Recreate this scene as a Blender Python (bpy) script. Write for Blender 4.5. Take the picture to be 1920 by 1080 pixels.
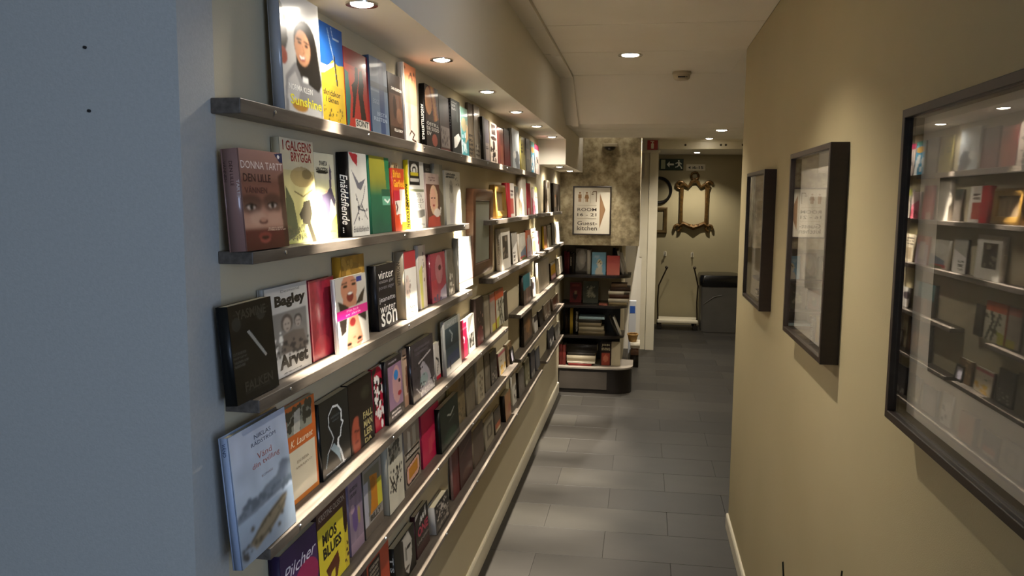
import bpy, bmesh, math, random
import numpy as np
from mathutils import Matrix, Vector

for o in list(bpy.data.objects): bpy.data.objects.remove(o, do_unlink=True)
SC = bpy.context.scene
COL = SC.collection

# ------------------------------------------------------------------ camera
# rows = world axes (X across, Y along the corridor, Z up) written in camera axes
FPX = 1514.58
def _cam():
    h = np.array([1206.0-960, 376.0-540]); v = np.array([835.0-960, 14340.0-540])
    f = math.sqrt(-(h@v))
    y = np.array([h[0], -h[1], -f]); y /= np.linalg.norm(y)
    z = -np.array([v[0], -v[1], -f]); z /= np.linalg.norm(z)
    return f, np.array([np.cross(y, z), y, z])
FPX, RW = _cam()
CAMZ = 1.6
cam_d = bpy.data.cameras.new('camera'); cam = bpy.data.objects.new('camera', cam_d); COL.objects.link(cam)
cam_d.sensor_width = 36; cam_d.lens = FPX/1920*36; cam_d.clip_start = .02; cam_d.clip_end = 60
cam.matrix_world = Matrix.Translation((0, 0, CAMZ)) @ Matrix([list(r) for r in RW]).to_4x4()
SC.camera = cam

# ------------------------------------------------------------------ world, daylight, exposure
SC.view_settings.view_transform = 'Standard'; SC.view_settings.look = 'None'
SC.view_settings.gamma = 1.0; SC.view_settings.use_curve_mapping = False
SC.view_settings.exposure = 1.12
w = bpy.data.worlds.new('world'); SC.world = w; w.use_nodes = True
w.node_tree.nodes['Background'].inputs[0].default_value = (.45, .6, .9, 1)
w.node_tree.nodes['Background'].inputs[1].default_value = .02
WARM = (1.0, .915, .785)
SPOT_W, CEIL_W = 235.0, 26.0
# daylight entering by the window behind the photographer
dl = bpy.data.lights.new('window_daylight', 'AREA'); dl.shape = 'RECTANGLE'; dl.size = 1.3; dl.size_y = 1.2
dl.energy = 34; dl.color = (.52, .68, 1.0)
dlo = bpy.data.objects.new('window_daylight', dl); COL.objects.link(dlo)
dlo.location = (1.73, -1.5, 1.55); dlo.rotation_euler = (math.radians(90), 0, math.radians(90))

# ------------------------------------------------------------------ helpers
def ray(p):
    return RW @ np.array([p[0]-960.0, -(p[1]-540.0), -FPX])
def onX(p, X): r = ray(p); return r*(X/r[0])
def onY(p, Y): r = ray(p); return r*(Y/r[1])
def onZ(p, Z): r = ray(p); return r*((Z-CAMZ)/r[2])
def Yat(px, X, Z):
    """distance down the corridor at which a point (X, ., Z) stands in column px"""
    # camera x / -z = k  ->  linear in Y
    k = (px-960.0)/FPX; c = RW.T; zz = Z-CAMZ
    a = c[0]+k*c[2]
    return -(a[0]*X+a[2]*zz)/a[1]
def srgb(h):
    h = h.lstrip('#')
    if len(h) == 3: h = ''.join(ch*2 for ch in h)
    v = [int(h[i:i+2], 16)/255 for i in (0, 2, 4)]
    return tuple(x/12.92 if x <= .04045 else ((x+.055)/1.055)**2.4 for x in v)

MATS = {}
def mat(name, col, rough=.6, metal=0, spec=.5, coat=0, noise=None, bump=None, emit=None):
    if name in MATS: return MATS[name]
    m = bpy.data.materials.new(name); m.use_nodes = True
    nt = m.node_tree; n = nt.nodes; l = nt.links; b = n['Principled BSDF']
    c = srgb(col) if isinstance(col, str) else col
    b.inputs['Base Color'].default_value = (*c, 1); b.inputs['Roughness'].default_value = rough
    b.inputs['Metallic'].default_value = metal; b.inputs['Specular IOR Level'].default_value = spec
    b.inputs['Coat Weight'].default_value = coat
    if noise or bump:
        tc = n.new('ShaderNodeTexCoord'); mp = n.new('ShaderNodeMapping'); l.new(tc.outputs['Object'], mp.inputs[0])
    if noise:
        scale, col2, stretch, amt = noise
        mp.inputs['Scale'].default_value = stretch
        t = n.new('ShaderNodeTexNoise'); t.inputs['Scale'].default_value = scale; t.inputs['Detail'].default_value = 6
        l.new(mp.outputs[0], t.inputs['Vector'])
        r = n.new('ShaderNodeValToRGB'); r.color_ramp.elements[0].position = .5-amt; r.color_ramp.elements[1].position = .5+amt
        r.color_ramp.elements[0].color = (*srgb(col2), 1); r.color_ramp.elements[1].color = (*c, 1)
        l.new(t.outputs['Fac'], r.inputs[0]); l.new(r.outputs[0], b.inputs['Base Color'])
    if bump:
        sc, st, dist = bump
        t2 = n.new('ShaderNodeTexNoise'); t2.inputs['Scale'].default_value = sc; t2.inputs['Detail'].default_value = 4
        l.new(tc.outputs['Object'], t2.inputs['Vector'])
        bp = n.new('ShaderNodeBump'); bp.inputs['Strength'].default_value = st; bp.inputs['Distance'].default_value = dist
        l.new(t2.outputs['Fac'], bp.inputs['Height']); l.new(bp.outputs[0], b.inputs['Normal'])
    if emit:
        b.inputs['Emission Color'].default_value = (*emit[0], 1); b.inputs['Emission Strength'].default_value = emit[1]
    MATS[name] = m
    return m
def ink(col, rough=.45):
    return mat('print_'+col.lstrip('#')+('' if rough == .45 else str(rough)), col, rough)

class MB:
    def __init__(s): s.v = []; s.f = []
    def add(s, v, f):
        k = len(s.v); s.v += [tuple(p) for p in v]; s.f += [tuple(i+k for i in q) for q in f]; return s
    def box(s, x0, x1, y0, y1, z0, z1):
        v = [(x, y, z) for z in (z0, z1) for y in (y0, y1) for x in (x0, x1)]
        return s.add(v, [(0,2,3,1),(4,5,7,6),(0,1,5,4),(2,6,7,3),(0,4,6,2),(1,3,7,5)])
    def cbox(s, x0, x1, y0, y1, z0, z1, c):
        """box with all edges chamfered by c"""
        bm = bmesh.new(); bmesh.ops.create_cube(bm, size=1)
        for q in bm.verts: q.co = Vector(((x0+x1)/2+q.co.x*(x1-x0), (y0+y1)/2+q.co.y*(y1-y0), (z0+z1)/2+q.co.z*(z1-z0)))
        bmesh.ops.bevel(bm, geom=bm.edges[:], offset=c, segments=2, affect='EDGES', profile=.5)
        bm.verts.index_update()
        s.add([q.co[:] for q in bm.verts], [[q.index for q in f.verts] for f in bm.faces]); bm.free(); return s
    def prism(s, pts, h0, h1, axis='z'):
        n = len(pts)
        def P(a, b, h): return {'z': (a, b, h), 'y': (a, h, b), 'x': (h, a, b)}[axis]
        v = [P(a, b, h0) for a, b in pts]+[P(a, b, h1) for a, b in pts]
        return s.add(v, [tuple(range(n))[::-1], tuple(range(n, 2*n))]+[(i, (i+1) % n, n+(i+1) % n, n+i) for i in range(n)])
    def lathe(s, prof, seg=24, c=(0, 0, 0), axis='z'):
        v = []; f = []; n = len(prof)
        for i in range(seg):
            a = 2*math.pi*i/seg
            for r, h in prof:
                p = (r*math.cos(a), r*math.sin(a), h)
                if axis == 'y': p = (p[0], p[2], p[1])
                v.append((p[0]+c[0], p[1]+c[1], p[2]+c[2]))
        for i in range(seg):
            j = (i+1) % seg
            for k in range(n-1): f.append((i*n+k, j*n+k, j*n+k+1, i*n+k+1))
        return s.add(v, f)
    def tube(s, pts, r, seg=8, close=False):
        pts = [Vector(p) for p in pts]; n = len(pts); v = []; f = []
        rs = r if isinstance(r, (list, tuple)) else [r]*n
        for i, p in enumerate(pts):
            a = pts[(i-1) % n] if (close or i > 0) else p; b = pts[(i+1) % n] if (close or i < n-1) else p
            t = (b-a).normalized(); up = Vector((0, 0, 1)) if abs(t.z) < .9 else Vector((0, 1, 0))
            u = t.cross(up).normalized(); w_ = t.cross(u)
            for k in range(seg):
                an = 2*math.pi*k/seg
                v.append(p+u*math.cos(an)*rs[i]+w_*math.sin(an)*rs[i])
        for i in range(n if close else n-1):
            j = (i+1) % n
            for k in range(seg): f.append((i*seg+k, i*seg+(k+1) % seg, j*seg+(k+1) % seg, j*seg+k))
        if not close: f += [tuple(range(seg))[::-1], tuple(range((n-1)*seg, n*seg))]
        return s.add(v, f)
    def build(s, name, m, parent=None, smooth=False, loc=None):
        me = bpy.data.meshes.new(name); me.from_pydata(s.v, [], s.f); me.update()
        bm = bmesh.new(); bm.from_mesh(me); bmesh.ops.recalc_face_normals(bm, faces=bm.faces[:]); bm.to_mesh(me); bm.free()
        if m: me.materials.append(m)
        if smooth:
            me.polygons.foreach_set('use_smooth', [True]*len(me.polygons))
            me.set_sharp_from_angle(angle=math.radians(38))
        return link(name, me, parent, loc)
def link(name, data, parent=None, loc=None):
    o = bpy.data.objects.new(name, data); COL.objects.link(o)
    if loc: o.location = loc
    if parent: o.parent = parent
    return o
def tag(o, label, cat, group=None):
    o['label'] = label; o['category'] = cat
    if group: o['group'] = group
    return o
def struct(o): o['kind'] = 'structure'; return o
def empty(name, loc, rz=0):
    o = link(name, None, None, loc); o.rotation_euler[2] = rz; o.empty_display_size = .05; return o

TXT = {}
def text2d(s, bold=0.0, shear=0.0):
    key = (s, bold, shear)
    if key not in TXT:
        cu = bpy.data.curves.new('lettering', 'FONT'); cu.body = s; cu.resolution_u = 2; cu.offset = bold; cu.shear = shear
        o = bpy.data.objects.new('lettering', cu); COL.objects.link(o)
        bpy.context.view_layer.update()
        me = bpy.data.meshes.new_from_object(o)
        v = np.array([q.co[:2] for q in me.vertices]) if len(me.vertices) else np.zeros((1, 2))
        f = [tuple(p.vertices) for p in me.polygons]
        bpy.data.objects.remove(o); bpy.data.curves.remove(cu); bpy.data.meshes.remove(me)
        mn = v.min(0); sz = np.maximum(v.max(0)-mn, 1e-6)
        TXT[key] = ((v-mn)/sz, f, sz)
    return TXT[key]

# ------------------------------------------------------------------ surface materials
M_paint = mat('beige_wall_paint', '#bfb498', .7, spec=.25, bump=(260, .12, .002), noise=(1.6, '#b8ad90', (1, 1, 1), .25))
M_paintR = mat('beige_wallpaper', '#ab9f7d', .62, spec=.3, bump=(420, .18, .002), noise=(2.2, '#a39774', (1, 1, 1), .3))
M_soffit = mat('warm_white_paint', '#e2dccf', .75, spec=.2, bump=(200, .06, .002))
M_ceil = mat('ceiling_panel_paint', '#ece6d8', .8, spec=.2, noise=(3, '#e5dece', (1, 1, 1), .3))
M_gap = mat('dark_joint', '#3a342a', .9)
M_pier = mat('pale_grey_paint', '#b4b2aa', .75, spec=.2, bump=(300, .25, .002), noise=(160, '#aaa8a0', (1, 1, 1), .3))
M_white = mat('white_gloss_trim', '#d9d2bd', .4, noise=(6, '#cfc7b0', (1, 1, 1), .3))
M_grout = mat('dark_grout', '#25231f', .8)
M_tile = mat('dark_stone_tile', '#2d2a25', .48, spec=.32, noise=(5, '#272420', (1, 2.2, 1), .22), bump=(60, .1, .001))
M_tile2 = mat('dark_stone_tile_lighter', '#33302a', .48, spec=.32, noise=(4, '#2b2823', (1, 2.2, 1), .22), bump=(60, .1, .001))
M_tile3 = mat('dark_stone_tile_darker', '#27241f', .48, spec=.32, noise=(6, '#23201c', (1, 2.2, 1), .22), bump=(60, .1, .001))
M_shelf = mat('stained_shelf_wood', '#61584e', .45, noise=(14, '#40382f', (6, .5, 6), .2), bump=(80, .1, .001))
M_nail = mat('bright_steel', '#c9c9c9', .25, 1)
M_frameD = mat('dark_brown_frame', '#2c2018', .4, noise=(12, '#1f1610', (1, 1, 6), .25))
M_chrome = mat('chrome_ring', '#d5d2cc', .2, 1)
M_lens = mat('lit_lens', '#ffffff', .4, emit=((1, .9, .74), 16))
M_black = mat('black_lacquer', '#16130f', .35)
M_pages = mat('page_edges', '#d8cfb6', .85, noise=(3, '#c8bd9f', (1, 1, 90), .3))

def wallpaper():
    m = bpy.data.materials.new('mottled_wallpaper'); m.use_nodes = True; n = m.node_tree.nodes; l = m.node_tree.links; b = n['Principled BSDF']
    tc = n.new('ShaderNodeTexCoord')
    a = n.new('ShaderNodeTexNoise'); a.inputs['Scale'].default_value = 4.5; a.inputs['Detail'].default_value = 9; a.inputs['Roughness'].default_value = .68
    c = n.new('ShaderNodeTexNoise'); c.inputs['Scale'].default_value = 26; c.inputs['Detail'].default_value = 5
    l.new(tc.outputs['Object'], a.inputs['Vector']); l.new(tc.outputs['Object'], c.inputs['Vector'])
    mx = n.new('ShaderNodeMath'); mx.operation = 'MULTIPLY_ADD'; mx.inputs[1].default_value = .45; l.new(c.outputs['Fac'], mx.inputs[0]); l.new(a.outputs['Fac'], mx.inputs[2])
    r = n.new('ShaderNodeValToRGB'); e = r.color_ramp.elements
    e[0].position = .56; e[0].color = (*srgb('#5f533a'), 1); e[1].position = .86; e[1].color = (*srgb('#b7aa8a'), 1)
    k = e.new(.7); k.color = (*srgb('#8d7f60'), 1)
    l.new(mx.outputs[0], r.inputs[0]); l.new(r.outputs[0], b.inputs['Base Color']); b.inputs['Roughness'].default_value = .65
    bp = n.new('ShaderNodeBump'); bp.inputs['Strength'].default_value = .2; bp.inputs['Distance'].default_value = .004
    l.new(mx.outputs[0], bp.inputs['Height']); l.new(bp.outputs[0], b.inputs['Normal'])
    return m
M_mottle = wallpaper()
def glass():
    m = bpy.data.materials.new('picture_glass'); m.use_nodes = True; n = m.node_tree.nodes; l = m.node_tree.links
    n.remove(n['Principled BSDF'])
    fr = n.new('ShaderNodeFresnel'); fr.inputs[0].default_value = 1.5
    ge = n.new('ShaderNodeNewGeometry'); ma = n.new('ShaderNodeMath'); ma.operation = 'MULTIPLY_ADD'      # same air-to-glass index on both faces of the pane
    ma.inputs[1].default_value = 1/1.5-1.5; ma.inputs[2].default_value = 1.5; l.new(ge.outputs['Backfacing'], ma.inputs[0]); l.new(ma.outputs[0], fr.inputs[0])
    t = n.new('ShaderNodeBsdfTransparent'); g = n.new('ShaderNodeBsdfGlossy'); g.inputs['Roughness'].default_value = .01
    x = n.new('ShaderNodeMixShader'); mu = n.new('ShaderNodeMath'); mu.operation = 'MULTIPLY'; mu.inputs[1].default_value = 1.0; mu.use_clamp = True
    l.new(fr.outputs[0], mu.inputs[0]); l.new(mu.outputs[0], x.inputs[0]); l.new(t.outputs[0], x.inputs[1]); l.new(g.outputs[0], x.inputs[2])
    l.new(x.outputs[0], n['Material Output'].inputs[0])
    return m
M_glass = glass()
def printmat(name, rough, coat):
    m = bpy.data.materials.new(name); m.use_nodes = True; n = m.node_tree.nodes; l = m.node_tree.links; b = n['Principled BSDF']
    a = n.new('ShaderNodeAttribute'); a.attribute_name = 'print'; l.new(a.outputs['Color'], b.inputs['Base Color'])
    b.inputs['Roughness'].default_value = rough; b.inputs['Coat Weight'].default_value = coat; b.inputs['Coat Roughness'].default_value = .1; b.inputs['Specular IOR Level'].default_value = .22
    return m
M_print = printmat('printed_cover', .45, .08)
M_gloss = printmat('printed_gloss_cover', .3, .4)

# ------------------------------------------------------------------ the setting
XW, XS, XR = -.667, -.49, .455            # book wall, soffit front, right wall
ZC, ZS, ZL = 2.30, 1.978, 2.07            # ceiling, soffit underside, lowered ceiling
YCORN = 1.20
wl = struct(MB().box(-.9, XW, YCORN, 6.6, 0, ZC).build('wall_left', M_paint))
wp = struct(MB().box(-2.6, XW, YCORN-.1, YCORN, 0, ZC).build('wall_pier', M_pier))
for px, py in ((160, 89), (168, 208)):
    p = onY((px, py), YCORN-.1)
    MB().lathe([(0, -.004), (.0022, -.003), (.0025, 0)], 10, (p[0], YCORN-.1, p[2]+CAMZ), 'y').build('screw_hole', M_black, wp)
wr = struct(MB().box(XR, 1.75, .75, 3.96, 0, ZC).build('wall_right', M_paintR))
struct(MB().box(1.75, 1.85, 3.9, 10.75, 0, ZC+.1).build('wall_side', M_paintR))
wf = struct(MB().box(-.6, 1.85, 10.6, 10.7, 0, ZC).build('wall_far', M_paintR))
struct(MB().box(-2.7, 1.9, -3.3, -3.2, 0, ZC).build('wall_back', M_pier))
struct(MB().box(-2.7, -2.6, -3.3, YCORN+.15, 0, ZC).build('wall_room', M_pier))
WY0, WY1, WZ0, WZ1 = -2.15, -.85, .95, 2.15      # window to daylight, right of and behind the photographer
struct(MB().box(1.75, 1.85, -3.3, WY0, 0, ZC).box(1.75, 1.85, WY1, .75, 0, ZC).box(1.75, 1.85, WY0, WY1, 0, WZ0).box(1.75, 1.85, WY0, WY1, WZ1, ZC).build('wall_entry', M_pier))
win = struct(MB().box(1.78, 1.83, WY0, WY0+.05, WZ0, WZ1).box(1.78, 1.83, WY1-.05, WY1, WZ0, WZ1).box(1.78, 1.83, WY0+.05, WY1-.05, WZ0, WZ0+.05).box(1.78, 1.83, WY0+.05, WY1-.05, WZ1-.05, WZ1).build('window_1', M_white))
# pier at the end of the book wall: papered box over a recessed plain base
YP = 6.6
struct(MB().box(XW, -.025, YP, 8.7, 1.234, ZC).build('wall_end', M_mottle))
struct(MB().box(-.9, -.17, 7.02, 8.7, 0, 1.234).box(-.9, XW, YP, 7.02, 0, ZC).build('wall_recess', M_paint))
# doorway wall
YD = 8.74
wd = struct(MB().box(-.3, .0, YD, YD+.12, 0, ZC).box(.0, 1.75, YD, YD+.12, 2.215, ZC).box(0, .15, YD, YD+.12, 2.12, 2.215).box(1.62, 1.75, YD, YD+.12, 0, 2.215).build('wall_doorway', M_soffit))
dr = struct(MB().box(.0, .055, YD-.012, YD+.12, 0, 2.10).build('door_1', M_white))
MB().box(.06, .15, YD-.03, YD+.14, 0, 2.10).build('door_jamb', M_white, dr)
MB().box(-.03, .165, YD-.04, YD, 2.10, 2.125).build('casing_cap', M_white, dr)
MB().box(.15, 1.62, YD-.02, YD+.12, 2.14, 2.215).build('lintel', M_white, dr)
MB().box(.15, 1.62, YD-.035, YD+.1, 2.215, 2.235).build('lintel_moulding', M_white, dr)
for q in (.42, .78, .83, 1.0): MB().lathe([(0, -.004), (.01, -.003), (.012, 0)], 10, (q, YD-.02, 2.18), 'y').build('screw_plug', M_gap, dr)

# floor with individual tiles, running bond, 60 x 30
fl = struct(MB().box(-2.7, 1.9, -3.3, 10.75, -.06, -.004).box(-2.7, 1.9, -3.3, 2.0, -.004, 0).build('floor', M_grout))
rnd = random.Random(5)
tile_me = {}
def tile(x0, x1, y0, y1):
    key = (round(x1-x0, 4), rnd.randrange(3))
    if key not in tile_me:
        a = x1-x0-.002; b = y1-y0-.002; c = .0005
        mb = MB().add([(0,0,-.004),(a,0,-.004),(a,b,-.004),(0,b,-.004),(0,0,-c),(a,0,-c),(a,b,-c),(0,b,-c),(c,c,0),(a-c,c,0),(a-c,b-c,0),(c,b-c,0)],
            [(3,2,1,0)]+[(i,(i+1)%4,4+(i+1)%4,4+i) for i in range(4)]+[(4+i,4+(i+1)%4,8+(i+1)%4,8+i) for i in range(4)]+[(8,9,10,11)])
        o = mb.build('floor_tile', (M_tile, M_tile2, M_tile3)[key[1]], fl); tile_me[key] = o.data
    else:
        o = link('floor_tile', tile_me[key], fl)
    o.location = (x0+.001, y0+.001, 0)
r = 0; y = 2.0
while y < 10.6:
    off = .16 if r % 2 == 0 else -.14
    for k in range(-2, 4):
        a, b = max(off+.6*k, XW+.012), min(off+.6*(k+1), 1.75)
        if b-a > .05 and not (a >= XR and y+.3 < 3.96):
            if y+.3 <= 3.96: b = min(b, XR)
            tile(a, b, y, min(y+.3, 10.6))
    y = round(y+.3, 3); r += 1

# baseboards
struct(MB().prism([(XW, 0), (XW+.013, 0), (XW+.013, .08), (XW+.009, .088), (XW, .088)], YCORN, 6.6, 'y').build('baseboard_left', M_white))
struct(MB().prism([(XR, 0), (XR-.012, 0), (XR-.012, .062), (XR-.008, .07), (XR, .07)], .75, 3.965, 'y').build('baseboard_right', M_white))

# ceiling: base slab, separate panels, edge trim pieces, sloped panel, lowered part, far parts
ce = struct(MB().box(-2.7, 1.9, -3.3, 4.9, ZC+.006, ZC+.1).box(-.7, 1.9, 4.9, 10.8, ZC+.006, ZC+.1).build('ceiling', M_gap))
seams = [-3.2, -2.6, -1.95, -1.3, -.7, -.1, .5, 1.1, 1.7, 2.3, 2.74, 3.353, 3.961, 4.671]
for a, b in zip(seams[:-1], seams[1:]):
    lo = -.411 if b > YCORN+.05 else -2.6
    hi = XR if a > .8 else 1.75
    MB().cbox(lo+.002, hi, a+.003, b-.003, ZC, ZC+.012, .002).build('ceiling_panel', M_ceil, ce)
    if b > YCORN+.05:
        MB().box(XS, -.452, a+.004, b-.004, ZC-.006, ZC+.006).box(-.452, -.410, a+.002, b-.002, ZC-.014, ZC+.006).build('edge_trim', M_soffit, ce)
YS = 5.12
sl = [(4.673, ZC), (YS, ZL), (YS, ZL+.02), (4.673, ZC+.02)]
MB().prism(sl, -.41, 1.75, 'x').build('sloped_panel', M_ceil, ce)
MB().prism([(a, b-.006) for a, b in sl], XS, -.452, 'x').prism([(a, b-.014) for a, b in sl], -.452, -.410, 'x').build('edge_trim', M_soffit, ce)
for a, b in ((YS, 5.44), (5.446, 5.70), (5.706, 6.22)):
    MB().cbox(XS+.0, 1.75, a, b, ZL-.001*(b > 5.5), ZL+.02, .002).build('lowered_panel', M_ceil, ce)
MB().box(XS, 1.75, 6.2, 6.22, ZL+.02, ZC).build('lowered_end', M_ceil, ce)
MB().box(-.025, 1.75, 6.22, 8.74, 2.235, 2.26).build('passage_ceiling', M_ceil, ce)
MB().box(-.6, 1.85, 8.86, 10.6, 2.184, 2.2).build('room_ceiling', M_ceil, ce)
MB().box(XR, 1.75, 3.96, 4.673, ZC, ZC+.012).build('ceiling_panel', M_ceil, ce)
# soffit over the book wall: long box, then a lower one under the lowered ceiling
sf = struct(MB().box(XW, XS, YCORN, YS+.02, ZS, ZC+.006).build('trim_1', M_soffit))
sf2 = struct(MB().box(XW, XS, YS+.02, YP, 1.822, ZC).build('trim_2', M_soffit))
# ------------------------------------------------------------------ downlights
def downlight(loc, r, watts, name, label, group, cone=38, blend=.7, tilt=0, lamp=True):
    e = tag(empty(name, loc), label, 'light', group)
    MB().lathe([(r*.66, .004), (r*.7, -.002), (r*.98, -.004), (r*1.0, 0), (r*1.0, .003)], 28).build('ring', M_chrome, e, True)
    MB().lathe([(r*.7, -.001), (r*.66, -.0035), (r*.4, -.006), (0, -.007)], 24).build('lens', M_lens, e, True)
    if lamp:
        L = bpy.data.lights.new('lamp', 'SPOT'); L.energy = watts; L.color = WARM; L.spot_size = math.radians(cone); L.spot_blend = blend; L.shadow_soft_size = .014
        q = link('lamp', L, e); q.location = (0, 0, -.012); q.rotation_euler = (math.radians(tilt), 0, 0)
        if cone < 100:      # stray light outside the reflector's beam
            L2 = bpy.data.lights.new('lamp_spill', 'SPOT'); L2.energy = watts*.011; L2.color = WARM; L2.spot_size = math.radians(165); L2.spot_blend = .5; L2.shadow_soft_size = .02
            link('lamp_spill', L2, e).location = (0, 0, -.012)
    return e
names1 = ['nearest the pale pier', 'second from the pale pier', 'third from the pale pier', 'fourth from the pale pier', 'fifth from the pale pier', 'last before the lower soffit']
for (px, py), nm in zip(((691, 6), (838, 111), (920, 171), (973, 209), (1008, 236), (1036, 256)), names1):
    p = onZ((px, py), ZS)
    downlight((-.553, p[1], ZS), .032, SPOT_W, 'recessed_spotlight', 'small chrome spotlight in soffit over the books, '+nm, 'spotlights in the soffit')
for (px, py), nm in zip(((1053, 312), (1071, 320)), ('first in the lower soffit box', 'nearest the papered pier')):
    p = onZ((px, py), 1.822)
    downlight((-.56, p[1], 1.822), .032, SPOT_W*.8, 'recessed_spotlight', 'small chrome spotlight in soffit over the books, '+nm, 'spotlights in the soffit', tilt=0)
downlight((-.27, 6.40, ZC), .04, CEIL_W*2.2, 'ceiling_downlight', 'round downlight hidden above the black bookcase, behind the lowered ceiling', 'ceiling downlights', 40)
downlight((.1, 7.35, 2.235), .05, CEIL_W*2.4, 'ceiling_downlight', 'round downlight in the passage beside the papered pier', 'ceiling downlights', 150)
downlight((-.08, 4.05, ZC), .06, CEIL_W, 'ceiling_downlight', 'round glaring downlight in the flat ceiling panels', 'ceiling downlights', 110)
downlight((-.08, 2.05, ZC), .06, CEIL_W, 'ceiling_downlight', 'round downlight in the ceiling between the framed pictures and book shelves', 'ceiling downlights', 110)
p = onZ((1353, 244), ZL); downlight((p[0], p[1], ZL), .05, CEIL_W*.85, 'ceiling_downlight', 'round downlight in the lowered ceiling strip', 'ceiling downlights', 120)
p = onZ((1326, 263), 2.235); downlight((p[0], min(p[1], 8.55), 2.235), .05, CEIL_W*.9, 'ceiling_downlight', 'round downlight just before the white door lintel', 'ceiling downlights', 120)
p = onZ((1307, 286), 2.184); downlight((p[0], p[1], 2.184), .05, CEIL_W*1.0, 'ceiling_downlight', 'round downlight over the wall with the gilded mirror frame', 'ceiling downlights', 120)

# smoke detector on the seam before the sloped panel
e = tag(empty('smoke_detector', (.19, 4.60, ZC)), 'cream round smoke detector on the ceiling seam', 'smoke detector')
M_det = mat('aged_cream_plastic', '#b9ac90', .5)
MB().lathe([(0, .001), (.05, .001), (.052, -.012), (.046, -.016)], 28).build('base', M_det, e, True)
MB().lathe([(.046, -.016), (.046, -.02), (.043, -.036), (.034, -.044), (0, -.046)], 28).build('cover', M_det, e, True)
MB().box(-.022, .018, -.047, -.041, -.036, -.029).box(.022, .028, -.046, -.04, -.035, -.03).build('slot', M_black, e)
# little camera dome under the lowered ceiling on the papered pier
e = tag(empty('security_camera', (-.27, YP-.001, 2.02)), 'small dark dome camera on the papered pier', 'camera')
MB().cbox(-.06, .06, -.05, 0, .0, .03, .006).build('mount', mat('beige_plastic', '#8f8266', .5), e)
MB().lathe([(.045, 0), (.043, -.012), (.03, -.026), (0, -.032)], 20, (0, -.05+.0, .002)).build('dome', M_black, e, True)

# ------------------------------------------------------------------ shelves
# rows: height of the board's top, depth
RZ = {}
for k, (px, py) in {1: (700, 246.5), 2: (740, 437.5), 3: (720, 629), 4: (720, 826), 5: (855, 831), 6: (843, 986)}.items():
    XF = XW+(.05 if k == 1 else .06)
    RZ[k] = CAMZ+onX((px, py), XF)[2]
DEP = {1: .05, 2: .06, 3: .06, 4: .066, 5: .062, 6: .062}
ORD = {1: 'top', 2: 'second', 3: 'third', 4: 'fourth', 5: 'fifth', 6: 'lowest'}
TH = {1: .024, 2: .02, 3: .022, 4: .02, 5: .018, 6: .016}
def shelf(k, px0, px1, extra, y0=None):
    X1 = XW+DEP[k]
    a = y0 if y0 else Yat(px0, X1, RZ[k]); b = Yat(px1, X1, RZ[k])
    e = tag(empty('wall_shelf', (XW, a, RZ[k])), 'dark stained narrow wooden book ledge, '+ORD[k]+' row, '+extra, 'shelf', 'book ledges on the wall')
    d = DEP[k]
    MB().cbox(.0005, d, 0, b-a, -TH[k], 0, .0015).build('board', M_shelf, e)
    n = max(2, int((b-a)/.42)); j = 0
    for i in range(n):
        yy = .12+(b-a-.2)*i/max(1, n-1)
        MB().lathe([(0, .0022), (.003, .0016), (.0034, 0)], 8).build('nail', M_nail, e).matrix_local = Matrix.Translation((d, yy, -TH[k]*.42)) @ Matrix.Rotation(math.radians(90), 4, 'Y')
    return e
shelf(1, 450, 1006, 'running unbroken below the soffit')
shelf(2, 474, 880, 'ending at the wooden picture frame')
shelf(2, 922, 1009, 'holding gilt frame and red books')
shelf(2, 1022, 1054, 'by the papered pier')
shelf(3, 486, 886, 'ending below the wooden picture frame')
shelf(3, 924, 1013, 'starting past the wooden picture frame')
shelf(3, 1018, 1057, 'by the papered pier')
shelf(4, 507, 953, 'starting at the pale pier')
shelf(4, 977, 1057, 'by the papered pier')
shelf(5, 0, 972, 'starting at the pale pier', 1.2)
shelf(5, 977, 1058, 'by the papered pier')
shelf(6, 0, 1018, 'starting at the pale pier', 1.35)
shelf(6, 1027, 1057, 'by the papered pier')

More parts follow.
